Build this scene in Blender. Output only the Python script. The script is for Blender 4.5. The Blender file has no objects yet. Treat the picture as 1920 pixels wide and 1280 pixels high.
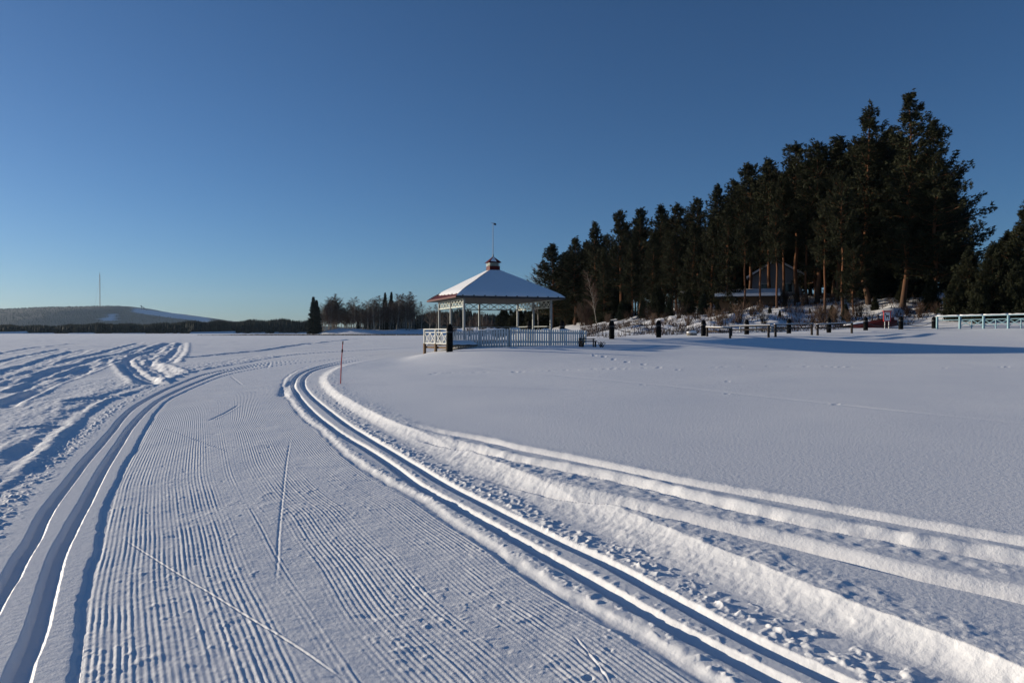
import bpy, math, random
import numpy as np
from mathutils import Vector, Matrix, Euler

random.seed(7)
rng = np.random.default_rng(7)
scene = bpy.context.scene
COL = scene.collection
R = math.radians

# ------------------------------------------------------------------ camera
cam_data = bpy.data.cameras.new('camera')
cam = bpy.data.objects.new('camera', cam_data)
COL.objects.link(cam)
cam.location = (0, 0, 1.5)
cam.rotation_euler = (R(90 - 0.761), 0, 0)
cam_data.sensor_width = 36
cam_data.lens = 24.0
cam_data.clip_start = 0.05
cam_data.clip_end = 40000
scene.camera = cam

# ------------------------------------------------------------------ light
SUN_EL, SUN_AZ = R(8.6), R(22)          # low winter sun from the left, a little behind the pavilion
sun_dir = Vector((-math.cos(SUN_AZ) * math.cos(SUN_EL), math.sin(SUN_AZ) * math.cos(SUN_EL), math.sin(SUN_EL)))
world = bpy.data.worlds.new('World')
scene.world = world
world.use_nodes = True
wn = world.node_tree.nodes
wl = world.node_tree.links
bg = wn['Background']
sky = wn.new('ShaderNodeTexSky')
sky.sky_type = 'NISHITA'
sky.sun_disc = False
sky.sun_elevation = SUN_EL
sky.sun_rotation = math.atan2(sun_dir.x, sun_dir.y)
sky.air_density = 0.80
sky.dust_density = 0.32
sky.ozone_density = 4.9
wl.new(sky.outputs[0], bg.inputs[0])
bg.inputs[1].default_value = 0.086
sun_l = bpy.data.lights.new('sun', 'SUN')
sun_l.energy = 5.0
sun_l.angle = R(0.5)
sun_l.color = (1.0, 0.87, 0.69)
sun_o = bpy.data.objects.new('sun', sun_l)
COL.objects.link(sun_o)
sun_o.rotation_euler = sun_dir.to_track_quat('Z', 'Y').to_euler()

scene.view_settings.view_transform = 'Standard'
scene.view_settings.look = 'None'
scene.view_settings.exposure = 0.27
scene.view_settings.gamma = 1.0
scene.view_settings.use_curve_mapping = False
scene.render.engine = 'CYCLES'
scene.cycles.max_bounces = 6
scene.cycles.diffuse_bounces = 3
scene.cycles.glossy_bounces = 2
scene.cycles.volume_bounces = 0
scene.cycles.use_denoising = True

# ------------------------------------------------------------------ materials
def new_mat(name):
    m = bpy.data.materials.new(name)
    m.use_nodes = True
    n = m.node_tree.nodes
    return m, n, m.node_tree.links, n['Principled BSDF']

def mat(name, col, rough=0.7, var=0.25, scale=6.0, bump=0.0, spec=0.3, metal=0.0, stretch=(1, 1, 1)):
    m, n, l, b = new_mat(name)
    tc = n.new('ShaderNodeTexCoord'); mp = n.new('ShaderNodeMapping')
    mp.inputs['Scale'].default_value = stretch
    l.new(tc.outputs['Object'], mp.inputs['Vector'])
    nz = n.new('ShaderNodeTexNoise'); nz.inputs['Scale'].default_value = scale; nz.inputs['Detail'].default_value = 5
    l.new(mp.outputs[0], nz.inputs['Vector'])
    rp = n.new('ShaderNodeValToRGB')
    rp.color_ramp.elements[0].position = 0.3; rp.color_ramp.elements[1].position = 0.7
    rp.color_ramp.elements[0].color = tuple(c * (1 - var) for c in col) + (1,)
    rp.color_ramp.elements[1].color = tuple(min(1, c * (1 + var)) for c in col) + (1,)
    l.new(nz.outputs[0], rp.inputs[0]); l.new(rp.outputs[0], b.inputs['Base Color'])
    b.inputs['Roughness'].default_value = rough
    b.inputs['Metallic'].default_value = metal
    b.inputs['Specular IOR Level'].default_value = spec
    if bump:
        bp = n.new('ShaderNodeBump'); bp.inputs['Strength'].default_value = 0.6; bp.inputs['Distance'].default_value = bump
        l.new(nz.outputs[0], bp.inputs['Height']); l.new(bp.outputs[0], b.inputs['Normal'])
    return m

def snow_material(name, grain=1.0, cord=False):
    m, n, l, b = new_mat(name)
    tc = n.new('ShaderNodeTexCoord')
    def noise(scale, detail, rough=0.55):
        t = n.new('ShaderNodeTexNoise'); t.inputs['Scale'].default_value = scale
        t.inputs['Detail'].default_value = detail; t.inputs['Roughness'].default_value = rough
        l.new(tc.outputs['Object'], t.inputs['Vector']); return t
    big = noise(0.35, 3)
    rp = n.new('ShaderNodeValToRGB')
    rp.color_ramp.elements[0].position = 0.3; rp.color_ramp.elements[1].position = 0.7
    rp.color_ramp.elements[0].color = (0.83, 0.84, 0.86, 1); rp.color_ramp.elements[1].color = (0.88, 0.885, 0.89, 1)
    l.new(big.outputs[0], rp.inputs[0]); l.new(rp.outputs[0], b.inputs['Base Color'])
    b.inputs['Roughness'].default_value = 0.62
    b.inputs['Specular IOR Level'].default_value = 0.4
    b.inputs['Sheen Weight'].default_value = 0.07; b.inputs['Sheen Roughness'].default_value = 0.55
    b.inputs['Sheen Tint'].default_value = (0.90, 0.95, 1.0, 1)
    g1 = noise(150, 3, 0.7); g2 = noise(26, 4, 0.6)
    add = n.new('ShaderNodeMath'); add.operation = 'MULTIPLY_ADD'
    l.new(g2.outputs[0], add.inputs[0]); add.inputs[1].default_value = 3.2; l.new(g1.outputs[0], add.inputs[2])
    bp = n.new('ShaderNodeBump'); bp.inputs['Strength'].default_value = 0.5 * grain; bp.inputs['Distance'].default_value = 0.0040
    l.new(add.outputs[0], bp.inputs['Height'])
    last = bp
    if cord:
        at = n.new('ShaderNodeAttribute'); at.attribute_name = 'cord_t'
        aa = n.new('ShaderNodeAttribute'); aa.attribute_name = 'cord_a'
        mu = n.new('ShaderNodeMath'); mu.operation = 'MULTIPLY'; mu.inputs[1].default_value = 2 * math.pi / 0.03
        sn = n.new('ShaderNodeMath'); sn.operation = 'SINE'
        ma = n.new('ShaderNodeMath'); ma.operation = 'MULTIPLY'
        l.new(at.outputs['Fac'], mu.inputs[0]); l.new(mu.outputs[0], sn.inputs[0])
        l.new(sn.outputs[0], ma.inputs[0]); l.new(aa.outputs['Fac'], ma.inputs[1])
        b2 = n.new('ShaderNodeBump'); b2.inputs['Strength'].default_value = 1.0; b2.inputs['Distance'].default_value = 1.0
        l.new(ma.outputs[0], b2.inputs['Height']); l.new(bp.outputs[0], b2.inputs['Normal'])
        last = b2
    l.new(last.outputs[0], b.inputs['Normal'])
    return m

M = {}
M['snow'] = snow_material('snow', 1.0)
M['trail'] = snow_material('groomed_snow', 0.8, cord=True)
M['capsnow'] = snow_material('settled_snow', 0.7)
M['white'] = mat('weathered_white_paint', (0.36, 0.38, 0.37), 0.6, 0.12, 9, 0.002)
M['postpaint'] = mat('grey_white_post_paint', (0.26, 0.28, 0.28), 0.6, 0.15, 9, 0.002)
M['picket'] = mat('white_picket_paint', (0.58, 0.60, 0.60), 0.6, 0.12, 9, 0.002)
M['pale'] = mat('pale_green_white_paint', (0.50, 0.53, 0.46), 0.6, 0.08, 6, 0.002)
M['grey'] = mat('grey_paint', (0.20, 0.23, 0.24), 0.6, 0.15, 8, 0.002)
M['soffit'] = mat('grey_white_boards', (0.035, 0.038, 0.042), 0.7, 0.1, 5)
M['red'] = mat('red_sheet_metal', (0.085, 0.010, 0.010), 0.6, 0.2, 4, 0.002, 0.15)
M['darktrim'] = mat('dark_gutter', (0.03, 0.032, 0.04), 0.5, 0.2, 5)
M['wood'] = mat('dark_weathered_wood', (0.045, 0.035, 0.028), 0.8, 0.35, 14, 0.004, 0.2)
M['brownwood'] = mat('brown_timber', (0.13, 0.08, 0.045), 0.8, 0.3, 12, 0.004, 0.2)
M['bollard'] = mat('dark_tarred_timber', (0.007, 0.0075, 0.008), 0.85, 0.5, 11, 0.01, 0.06)
M['chain'] = mat('dark_chain', (0.05, 0.05, 0.055), 0.5, 0.3, 20, 0, 0.5, 0.6)
M['blue'] = mat('pale_blue_paint', (0.22, 0.36, 0.41), 0.6, 0.12, 7, 0.002)
M['stick'] = mat('red_plastic', (0.60, 0.05, 0.05), 0.4, 0.1, 8, 0, 0.5)
M['stickband'] = mat('dark_band', (0.09, 0.02, 0.025), 0.5, 0.1, 8)
M['signred'] = mat('red_sign_frame', (0.50, 0.03, 0.03), 0.5, 0.1, 5)
M['signwhite'] = mat('white_sign_face', (0.75, 0.74, 0.72), 0.5, 0.05, 5)
M['signblack'] = mat('black_print', (0.02, 0.02, 0.02), 0.5, 0.05, 5)
M['boat'] = mat('red_brown_hull', (0.10, 0.016, 0.012), 0.6, 0.3, 5, 0.004)
M['stone'] = mat('grey_stone', (0.22, 0.20, 0.17), 0.85, 0.4, 5, 0.02)
M['house'] = mat('shade_toned_gable', (0.20, 0.22, 0.25), 0.8, 0.08, 6, 0.002)  # front gable's shade put into the colour, darker than the white walls
M['housew'] = mat('white_house_paint', (0.55, 0.55, 0.52), 0.7, 0.06, 6)
M['teal'] = mat('pale_teal_cladding', (0.34, 0.48, 0.54), 0.8, 0.1, 6)
M['glass'] = mat('dark_window_glass', (0.02, 0.025, 0.03), 0.08, 0.1, 2, 0, 0.5)
M['shrub'] = mat('bare_twigs', (0.07, 0.042, 0.028), 0.85, 0.35, 5)
M['orangeshrub'] = mat('rusty_twigs', (0.20, 0.075, 0.03), 0.85, 0.35, 5)
M['reed'] = mat('dry_reed', (0.20, 0.145, 0.085), 0.9, 0.3, 1.0)
M['dry'] = mat('dead_stalks', (0.03, 0.025, 0.022), 0.9, 0.3, 5)
M['mast'] = mat('mast_steel', (0.16, 0.15, 0.15), 0.6, 0.1, 0.05)
M['needles'] = mat('pine_needles', (0.024, 0.027, 0.012), 0.85, 0.5, 0.9, 0, 0.2)
M['spruceneedles'] = mat('spruce_needles', (0.018, 0.027, 0.015), 0.8, 0.45, 0.9, 0, 0.2)
M['farwood'] = mat('far_conifers', (0.022, 0.028, 0.022), 0.85, 0.4, 0.03, 0, 0.1)
M['twig'] = mat('birch_twigs', (0.105, 0.064, 0.046), 0.85, 0.35, 0.7, 0, 0.15)
M['hilltree'] = mat('hill_conifers', (0.020, 0.026, 0.026), 0.85, 0.3, 0.01, 0, 0.1)

def pine_bark():
    m, n, l, b = new_mat('pine_bark')
    tc = n.new('ShaderNodeTexCoord'); sp = n.new('ShaderNodeSeparateXYZ')
    l.new(tc.outputs['Generated'], sp.inputs[0])
    nz = n.new('ShaderNodeTexNoise'); nz.inputs['Scale'].default_value = 4; nz.inputs['Detail'].default_value = 5
    l.new(tc.outputs['Object'], nz.inputs['Vector'])
    ad = n.new('ShaderNodeMath'); ad.operation = 'MULTIPLY_ADD'; ad.inputs[1].default_value = 0.18
    l.new(nz.outputs[0], ad.inputs[0]); l.new(sp.outputs[2], ad.inputs[2])
    rp = n.new('ShaderNodeValToRGB')
    rp.color_ramp.elements[0].position = 0.12; rp.color_ramp.elements[0].color = (0.07, 0.048, 0.035, 1)
    rp.color_ramp.elements[1].position = 0.34; rp.color_ramp.elements[1].color = (0.155, 0.072, 0.037, 1)
    l.new(ad.outputs[0], rp.inputs[0]); l.new(rp.outputs[0], b.inputs['Base Color'])
    b.inputs['Roughness'].default_value = 0.9; b.inputs['Specular IOR Level'].default_value = 0.1
    bp = n.new('ShaderNodeBump'); bp.inputs['Distance'].default_value = 0.03; bp.inputs['Strength'].default_value = 0.7
    l.new(nz.outputs[0], bp.inputs['Height']); l.new(bp.outputs[0], b.inputs['Normal'])
    return m
M['pinebark'] = pine_bark()
def birch_bark():
    m, n, l, b = new_mat('birch_bark')
    tc = n.new('ShaderNodeTexCoord'); mp = n.new('ShaderNodeMapping'); mp.inputs['Scale'].default_value = (1, 1, 4)
    l.new(tc.outputs['Object'], mp.inputs[0])
    nz = n.new('ShaderNodeTexNoise'); nz.inputs['Scale'].default_value = 1.5; nz.inputs['Detail'].default_value = 4
    l.new(mp.outputs[0], nz.inputs['Vector'])
    rp = n.new('ShaderNodeValToRGB')
    rp.color_ramp.elements[0].position = 0.42; rp.color_ramp.elements[0].color = (0.06, 0.05, 0.045, 1)
    rp.color_ramp.elements[1].position = 0.52; rp.color_ramp.elements[1].color = (0.30, 0.27, 0.23, 1)
    l.new(nz.outputs[0], rp.inputs[0]); l.new(rp.outputs[0], b.inputs['Base Color'])
    b.inputs['Roughness'].default_value = 0.8
    return m
M['birchbark'] = birch_bark()

# ------------------------------------------------------------------ mesh helpers
def link(name, me, material, parent=None):
    o = bpy.data.objects.new(name, me)
    COL.objects.link(o)
    if material is not None and len(me.materials) == 0:
        me.materials.append(material)
    if parent is not None:
        o.parent = parent
    return o

def tag(o, label=None, cat=None, group=None, kind=None):
    if label: o['label'] = label
    if cat: o['category'] = cat
    if group: o['group'] = group
    if kind: o['kind'] = kind
    return o

def empty(name, loc, rz=0.0, label=None, cat=None, group=None):
    o = bpy.data.objects.new(name, None)
    COL.objects.link(o)
    o.location = loc; o.rotation_euler = (0, 0, rz)
    o.empty_display_size = 0.2
    return tag(o, label, cat, group)

def np_mesh(name, verts, tris, smooth=False):
    """fast mesh from numpy; faces all of one size"""
    me = bpy.data.meshes.new(name)
    verts = np.asarray(verts, dtype=np.float32); tris = np.asarray(tris, dtype=np.int32)
    k = tris.shape[1]
    me.vertices.add(len(verts)); me.vertices.foreach_set('co', verts.ravel())
    me.loops.add(tris.size); me.loops.foreach_set('vertex_index', tris.ravel())
    me.polygons.add(len(tris)); me.polygons.foreach_set('loop_start', np.arange(0, tris.size, k, dtype=np.int32))
    if smooth: me.polygons.foreach_set('use_smooth', np.ones(len(tris), dtype=bool))
    me.update(calc_edges=True)
    return me

class MB:
    def __init__(self): self.v = []; self.f = []
    def add(self, vs, fs):
        o = len(self.v); self.v += [tuple(v) for v in vs]; self.f += [tuple(i + o for i in f) for f in fs]; return self
    def box(self, c, s, rz=0.0):
        x, y, z = s[0] / 2, s[1] / 2, s[2] / 2
        cs, sn = math.cos(rz), math.sin(rz)
        vs = []
        for dz in (-z, z):
            for dx, dy in ((-x, -y), (x, -y), (x, y), (-x, y)):
                vs.append((c[0] + dx * cs - dy * sn, c[1] + dx * sn + dy * cs, c[2] + dz))
        return self.add(vs, [(3, 2, 1, 0), (4, 5, 6, 7), (0, 1, 5, 4), (1, 2, 6, 5), (2, 3, 7, 6), (3, 0, 4, 7)])
    def bar(self, p0, p1, w, h, up=(0, 0, 1)):
        p0 = Vector(p0); p1 = Vector(p1); d = (p1 - p0).normalized(); up = Vector(up)
        s = d.cross(up)
        if s.length < 1e-4: s = d.cross(Vector((0, 1, 0)))
        s.normalize(); u = s.cross(d).normalized()
        vs = []
        for p in (p0, p1):
            for a, b in ((-1, -1), (1, -1), (1, 1), (-1, 1)):
                vs.append(p + s * (a * w / 2) + u * (b * h / 2))
        return self.add(vs, [(3, 2, 1, 0), (4, 5, 6, 7), (0, 1, 5, 4), (1, 2, 6, 5), (2, 3, 7, 6), (3, 0, 4, 7)])
    def tube(self, pts, rad, n=6, cap=True):
        pts = [Vector(p) for p in pts]; rings = []
        o = len(self.v)
        for i, p in enumerate(pts):
            a = pts[max(0, i - 1)]; b = pts[min(len(pts) - 1, i + 1)]; d = (b - a).normalized()
            s = d.cross(Vector((0.13, 0.97, 0.2))).normalized(); u = s.cross(d)
            r = rad[i] if hasattr(rad, '__len__') else rad
            for k in range(n):
                t = 2 * math.pi * k / n
                self.v.append(tuple(p + s * (math.cos(t) * r) + u * (math.sin(t) * r)))
        for i in range(len(pts) - 1):
            for k in range(n):
                k2 = (k + 1) % n
                self.f.append((o + i * n + k, o + i * n + k2, o + (i + 1) * n + k2, o + (i + 1) * n + k))
        if cap:
            self.f.append(tuple(o + k for k in range(n))[::-1]); self.f.append(tuple(o + (len(pts) - 1) * n + k for k in range(n)))
        return self
    def lathe(self, prof, n=16, c=(0, 0, 0)):
        o = len(self.v)
        for r, z in prof:
            for k in range(n):
                t = 2 * math.pi * k / n
                self.v.append((c[0] + r * math.cos(t), c[1] + r * math.sin(t), c[2] + z))
        for i in range(len(prof) - 1):
            for k in range(n):
                k2 = (k + 1) % n
                self.f.append((o + i * n + k, o + i * n + k2, o + (i + 1) * n + k2, o + (i + 1) * n + k))
        self.f.append(tuple(o + k for k in range(n))[::-1]); self.f.append(tuple(o + (len(prof) - 1) * n + k for k in range(n)))
        return self
    def mesh(self, name, smooth=False):
        me = bpy.data.meshes.new(name); me.from_pydata(self.v, [], self.f)
        if smooth: me.polygons.foreach_set('use_smooth', [True] * len(me.polygons))
        me.update(); return me
    def build(self, name, material, parent=None, smooth=False):
        return link(name, self.mesh(name, smooth), material, parent)

def smooth(a, b, x):
    t = np.clip((x - a) / (b - a), 0, 1); return t * t * (3 - 2 * t)

_tab = rng.random((256, 256)).astype(np.float32)
def vnoise(x, y, cell, seed=0):
    u = x / cell + seed * 17.31; v = y / cell + seed * 9.77
    i = np.floor(u); j = np.floor(v); fu = (u - i); fv = (v - j)
    fu = fu * fu * (3 - 2 * fu); fv = fv * fv * (3 - 2 * fv)
    i = i.astype(np.int64) & 255; j = j.astype(np.int64) & 255; i1 = (i + 1) & 255; j1 = (j + 1) & 255
    return ((_tab[i, j] * (1 - fu) + _tab[i1, j] * fu) * (1 - fv) + (_tab[i, j1] * (1 - fu) + _tab[i1, j1] * fu) * fv) * 2 - 1
def fbm(x, y, cell, octv=3, seed=0):
    s = 0; a = 1.0
    for k in range(octv):
        s = s + a * vnoise(x * (0.8 if k % 2 else 1) + 0.6 * y * (k % 2), y * (0.8 if k % 2 else 1) - 0.6 * x * (k % 2), cell, seed + k); cell *= 0.5; a *= 0.5
    return s

# ------------------------------------------------------------------ terrain: world coordinates of trail, tracks and shore (metres)
CURVES = {
 'LL': [(-1.75,1.68),(-2.93,3.88),(-3.06,4.14),(-3.26,4.51),(-3.48,4.94),(-3.78,5.48),(-4.11,6.14),(-4.52,6.99),(-5.05,8.12),(-5.47,9.04),(-6.0,10.19),(-6.77,11.83),(-7.46,13.41),(-8.14,15.22),(-8.96,17.6),(-9.63,19.78),(-10.7,23.4),(-11.26,26.29),(-11.45,28.22),(-11.98,33.09),(-11.94,39.17),(-11.12,46.82),(-9.71,56.46)],
 'LR': [(-0.9,0.72),(-2.12,2.9),(-2.21,3.06),(-2.37,3.37),(-2.58,3.74),(-2.85,4.21),(-3.04,4.55),(-3.24,4.94),(-3.51,5.48),(-3.83,6.14),(-4.25,6.99),(-4.79,8.12),(-5.28,9.17),(-5.89,10.47),(-6.49,11.83),(-7.15,13.41),(-7.8,15.1),(-8.51,17.28),(-9.54,20.85),(-10.54,24.6),(-10.97,27.03),(-11.39,31.46),(-11.25,36.91),(-10.36,43.62),(-9.17,53.32)],
 'LS': [(-0.67,0.73),(-1.91,2.9),(-2.03,3.11),(-2.21,3.42),(-2.43,3.81),(-2.66,4.24),(-2.9,4.71),(-3.16,5.2),(-3.5,5.85),(-3.95,6.74),(-4.62,8.19),(-5.34,9.78),(-6.03,11.28),(-6.81,13.04),(-7.59,14.98),(-8.13,16.68),(-8.95,19.58),(-9.79,22.84),(-10.34,25.93),(-10.65,30.95),(-10.19,36.21),(-9.07,44.64)],
 'OL': [(-3.49,3.89),(-4.6,6.14),(-4.84,6.62),(-5.14,7.34),(-5.47,8.05),(-6.07,9.26),(-6.71,10.59),(-7.42,11.98),(-8.1,13.41),(-8.72,14.98),(-9.43,17.28),(-10.0,19.38),(-11.13,22.84),(-12.02,26.29),(-12.66,29.99),(-13.15,34.27),(-13.9,39.17),(-14.56,46.82),(-13.03,54.85),(-8.84,68.56)],
 'O2': [(-4.59,5.59),(-5.78,7.78),(-6.27,8.68),(-6.68,9.55),(-7.03,10.25),(-7.69,11.56),(-8.58,13.55),(-9.35,15.52),(-10.33,18.34),(-11.19,21.37)],
 'RL': [(2.4,0.77),(1.12,2.92),(0.83,3.39),(0.63,3.77),(0.38,4.25),(0.05,4.85),(-0.42,5.73),(-0.93,6.67),(-1.36,7.66),(-1.86,8.71),(-2.71,10.42),(-3.85,13.04),(-5.06,16.12),(-6.15,19.18),(-7.21,22.84),(-7.98,26.65),(-8.47,30.95),(-8.61,35.54),(-8.18,43.62),(-6.88,53.32)],
 'RR': [(2.71,0.8),(1.38,2.92),(1.16,3.27),(0.93,3.73),(0.62,4.37),(0.31,4.9),(-0.09,5.63),(-0.28,6.0),(-0.67,6.72),(-1.18,7.82),(-1.75,9.04),(-2.69,11.08),(-3.67,13.41),(-4.98,16.68),(-6.06,19.78),(-6.99,23.12),(-7.71,26.65),(-8.05,30.46),(-8.17,34.27),(-7.75,42.19),(-6.49,51.88)],
 'RS': [(1.98,0.65),(0.89,2.9),(0.77,3.14),(0.61,3.45),(0.2,4.12),(-0.15,4.85),(-0.47,5.44),(-0.81,6.12),(-1.13,6.65),(-1.43,7.2),(-1.92,8.19),(-2.26,8.95),(-3.0,10.65),(-3.66,12.06),(-4.71,14.64),(-5.69,17.13),(-6.74,20.19),(-7.72,23.69),(-8.57,27.81),(-9.15,32.53),(-9.3,38.39)],
 'CR': [(2.97,0.79),(1.7,2.94),(1.58,3.14),(1.46,3.41),(1.19,3.88),(0.81,4.59),(0.51,5.01),(0.35,5.25),(0.21,5.58),(0.0,6.11),(-0.29,6.68),(-0.64,7.27),(-1.27,8.65),(-1.88,9.83),(-2.88,12.28),(-4.1,15.41),(-5.46,19.38)],
 'BB': [(3.42,-0.88),(1.91,2.83),(1.86,2.96),(1.6,3.33),(1.4,3.68),(1.15,4.06),(0.72,4.84),(0.25,5.79),(-0.2,6.75),(-0.67,7.58),(-1.52,9.42),(-3.0,12.78),(-4.17,15.69),(-5.31,18.86),(-6.37,22.5),(-7.16,26.31),(-7.66,30.62),(-7.59,37.36),(-6.34,49.17),(-5.07,61.1)],
 'BT': [(3.74,-0.83),(2.12,2.82),(2.01,3.08),(1.81,3.42),(1.63,3.76),(1.47,4.12),(1.27,4.49),(0.91,5.27),(0.48,6.11),(-0.11,7.21),(-0.9,8.85),(-1.81,10.59),(-2.31,11.66),(-3.27,13.92),(-4.31,16.6),(-5.1,18.97),(-5.84,21.59),(-6.5,25.03),(-7.1,29.78),(-7.03,35.99),(-6.19,47.99),(-5.35,59.96)],
 'T1': [(5.14,2.75),(3.42,4.57),(2.93,5.09),(2.41,5.63),(1.75,6.29),(1.22,6.94),(0.67,7.63),(0.0,8.43),(-0.39,9.0),(-0.99,9.64),(-1.71,10.62)],
 'T2': [(5.03,2.56),(3.15,4.21),(2.67,4.63),(2.18,5.09),(1.61,5.77),(1.13,6.43),(0.61,6.99),(0.0,7.63),(-0.36,8.12),(-0.91,8.9),(-1.34,9.64)],
 'T3': [(4.5,1.88),(2.73,3.64),(2.33,4.03),(1.94,4.52),(1.42,5.07),(0.98,5.57),(0.53,6.05),(0.28,6.38),(0.0,6.75),(-0.34,7.19)],
 'S1': [(-9.67,12.87),(-10.65,14.61),(-11.65,16.59),(-13.22,19.59),(-14.74,22.74),(-16.36,26.32),(-17.67,29.24),(-19.15,32.32),(-21.54,36.85)],
 'S2': [(-12.09,16.44),(-12.73,17.71),(-14.01,20.24),(-15.66,23.62),(-16.66,26.32),(-20.32,33.5),(-25.5,44.94),(-33.77,63.55)],
 'S3': [(-14.25,19.8),(-15.42,22.19),(-17.26,25.59),(-19.77,31.23),(-23.69,39.2),(-27.51,48.49),(-42.52,80.13)],
 'S4': [(-15.33,19.8),(-16.67,22.46),(-18.08,25.59),(-22.2,33.5),(-25.36,40.06),(-29.3,48.49),(-36.5,63.55),(-50.26,92.16)],
 'S5': [(-17.28,21.67),(-18.94,25.23),(-20.77,28.79),(-24.05,34.76),(-29.08,43.87),(-34.77,54.2)],
 'S6': [(-16.18,20.69),(-18.54,25.23),(-20.44,29.24),(-25.5,38.39),(-36.93,59.45)],
 'S7': [(-21.92,27.5),(-25.14,33.5),(-31.61,44.94),(-40.32,61.43)],
 'S8': [(-31.25,39.2),(-36.98,49.81),(-46.94,68.26),(-58.33,92.16)],
 'S9': [(-12.04,15.09),(-13.96,18.6),(-15.6,21.93)],
 'B1': [(-10.13,19.18),(-10.51,19.8),(-13.28,24.24),(-16.41,29.24),(-19.78,34.76),(-22.67,40.06),(-25.13,46.07),(-33.22,63.55),(-48.89,97.01)],
 'B2': [(-11.18,21.67),(-13.21,24.89),(-18.51,33.5),(-21.33,38.39),(-23.93,43.87),(-29.2,55.85),(-48.36,97.01)],
 'B3': [(-11.76,23.32),(-16.03,30.2),(-19.43,36.13),(-22.64,42.85),(-27.96,54.2),(-42.93,87.77)],
 'B4': [(-11.9,24.24),(-15.09,29.24),(-17.67,33.5),(-20.9,40.95),(-26.33,52.65),(-37.92,76.79)],
 'B5': [(-16.42,32.32),(-18.16,36.13),(-22.68,46.07),(-33.12,68.26),(-46.92,97.01)],
 'L1': [(-18.96,38.39),(-19.73,46.07),(-21.09,59.45),(-24.92,80.13),(-28.89,108.42),(-38.88,184.33)],
 'E1': [(-9.27,13.95),(-9.33,14.73),(-9.2,15.47),(-9.0,16.44)],
 'E2': [(-7.55,10.05),(-7.32,10.4),(-7.12,10.7),(-6.9,11.02)],
 'K1': [(-0.68,2.88),(-1.01,3.22),(-1.33,3.52),(-1.7,3.87),(-2.17,4.31),(-2.58,4.7),(-2.9,5.01)],
 'K2': [(-1.37,3.92),(-1.51,4.37),(-1.74,5.07),(-2.17,6.45),(-2.67,8.08),(-3.16,9.73)],
 'K3': [(-3.44,8.44),(-4.09,9.17),(-4.87,10.03),(-5.78,11.02)],
 'K4': [(-5.14,11.48),(-5.33,12.61),(-5.67,14.2)],
 'K5': [(-7.65,19.38),(-8.62,21.32),(-9.78,23.69)],
 'K6': [(0.42,2.89),(0.37,3.12),(0.3,3.37)],
 'K7': [(-10.3,28.64),(-11.9,33.67)],
 'K8': [(-5.29,15.72),(-6.06,18.27),(-6.79,21.08)],
 'FT': [(18.86,25.13),(14.54,25.13),(11.0,26.06),(6.68,25.13),(2.66,24.27),(-0.18,23.07),(-2.34,23.07),(-2.62,22.34)],
 'SK': [(7.8,10.38),(6.92,11.96),(6.19,13.4),(5.2,15.11),(3.93,17.32),(2.19,20.03),(-0.19,23.76),(-2.91,28.68)],
}

for k in ('BB', 'BT'):
    CURVES[k] += [(-4.0, 80.0), (-4.0, 175.0)]

def resample(pts, per=6):
    P = [Vector((a, b, 0)) for a, b in pts]
    out = []
    for i in range(len(P) - 1):
        p0 = P[max(0, i - 1)]; p1 = P[i]; p2 = P[i + 1]; p3 = P[min(len(P) - 1, i + 2)]
        d1 = (p2 - p0) * 0.5; d2 = (p3 - p1) * 0.5
        L = (p2 - p1).length
        if d1.length > 1e-6: d1 = d1.normalized() * min(d1.length, L * 1.1)
        if d2.length > 1e-6: d2 = d2.normalized() * min(d2.length, L * 1.1)
        for k in range(per):
            t = k / per; t2 = t * t; t3 = t2 * t
            q = p1 * (2 * t3 - 3 * t2 + 1) + d1 * (t3 - 2 * t2 + t) + p2 * (-2 * t3 + 3 * t2) + d2 * (t3 - t2)
            out.append((q.x, q.y))
    out.append(pts[-1])
    return out

# shore land: control heights (x, y, z)
SHORE = [(5, 10, 0), (14, 10, 0), (30, 10, .05), (60, 5, .2), (0, 18, .02), (8, 18, .05), (20, 18, .1), (36, 18, .2),
 (-4.5, 25, .02), (0, 25, .15), (10, 25, .18), (22, 25, .25), (40, 25, .5), (-5, 31, .08), (-1, 32, .42), (8, 33, .40), (20, 33, .42), (30, 33, .5), (50, 33, 1.1),
 (-5.6, 36, .12), (-3.4, 36, .50), (-1.5, 36, .62), (-.2, 38, .66), (4, 38, .66), (12, 40, .80), (22, 40, .85), (34, 40, 1.05), (50, 42, 1.7),
 (-5.8, 42, .15), (-3, 42, .7), (4.5, 41.5, .72), (-1, 47, .8), (3, 46, 1.0), (6.6, 45, 1.12), (10.1, 47, 1.18), (13.6, 48.5, 1.25), (17.5, 51, 1.32),
 (21.5, 53, 1.4), (24.6, 53, 1.48), (28.5, 55, 1.70), (31.9, 56, 1.75), (35.2, 57, 1.78), (40, 50.5, 1.75), (46, 50, 2.0), (60, 50, 2.6),
 (-4, 54, .2), (2, 55, .7), (8, 58, 1.0), (14, 60, 1.25), (20, 60, 1.5), (25, 61, 1.7), (31.8, 60, 1.9), (36, 62, 2.3), (39.7, 62, 3.0), (46, 60, 3.2), (60, 62, 4.5),
 (0, 70, .6), (8, 72, 1.3), (15, 70, 1.8), (20, 68, 2.5), (26, 69, 3.0), (33, 67, 2.9), (40, 72, 4.4), (50, 75, 5.5),
 (12, 85, 2.0), (20, 82, 3.3), (28, 82, 4.5), (36, 90, 6.0), (36, 84, 5.5), (50, 95, 7), (0, 95, .8), (6, 105, 1.6), (12, 108, 2.5), (20, 108, 4.0), (28, 115, 5.3), (40, 120, 7),
 (-2, 130, .5), (6, 130, 2.0), (15, 135, 3.5), (30, 140, 6), (60, 120, 8), (65, 85, 7), (-3, 155, .3), (10, 155, 3)]
_cp = np.array(SHORE, dtype=np.float64)
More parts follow.
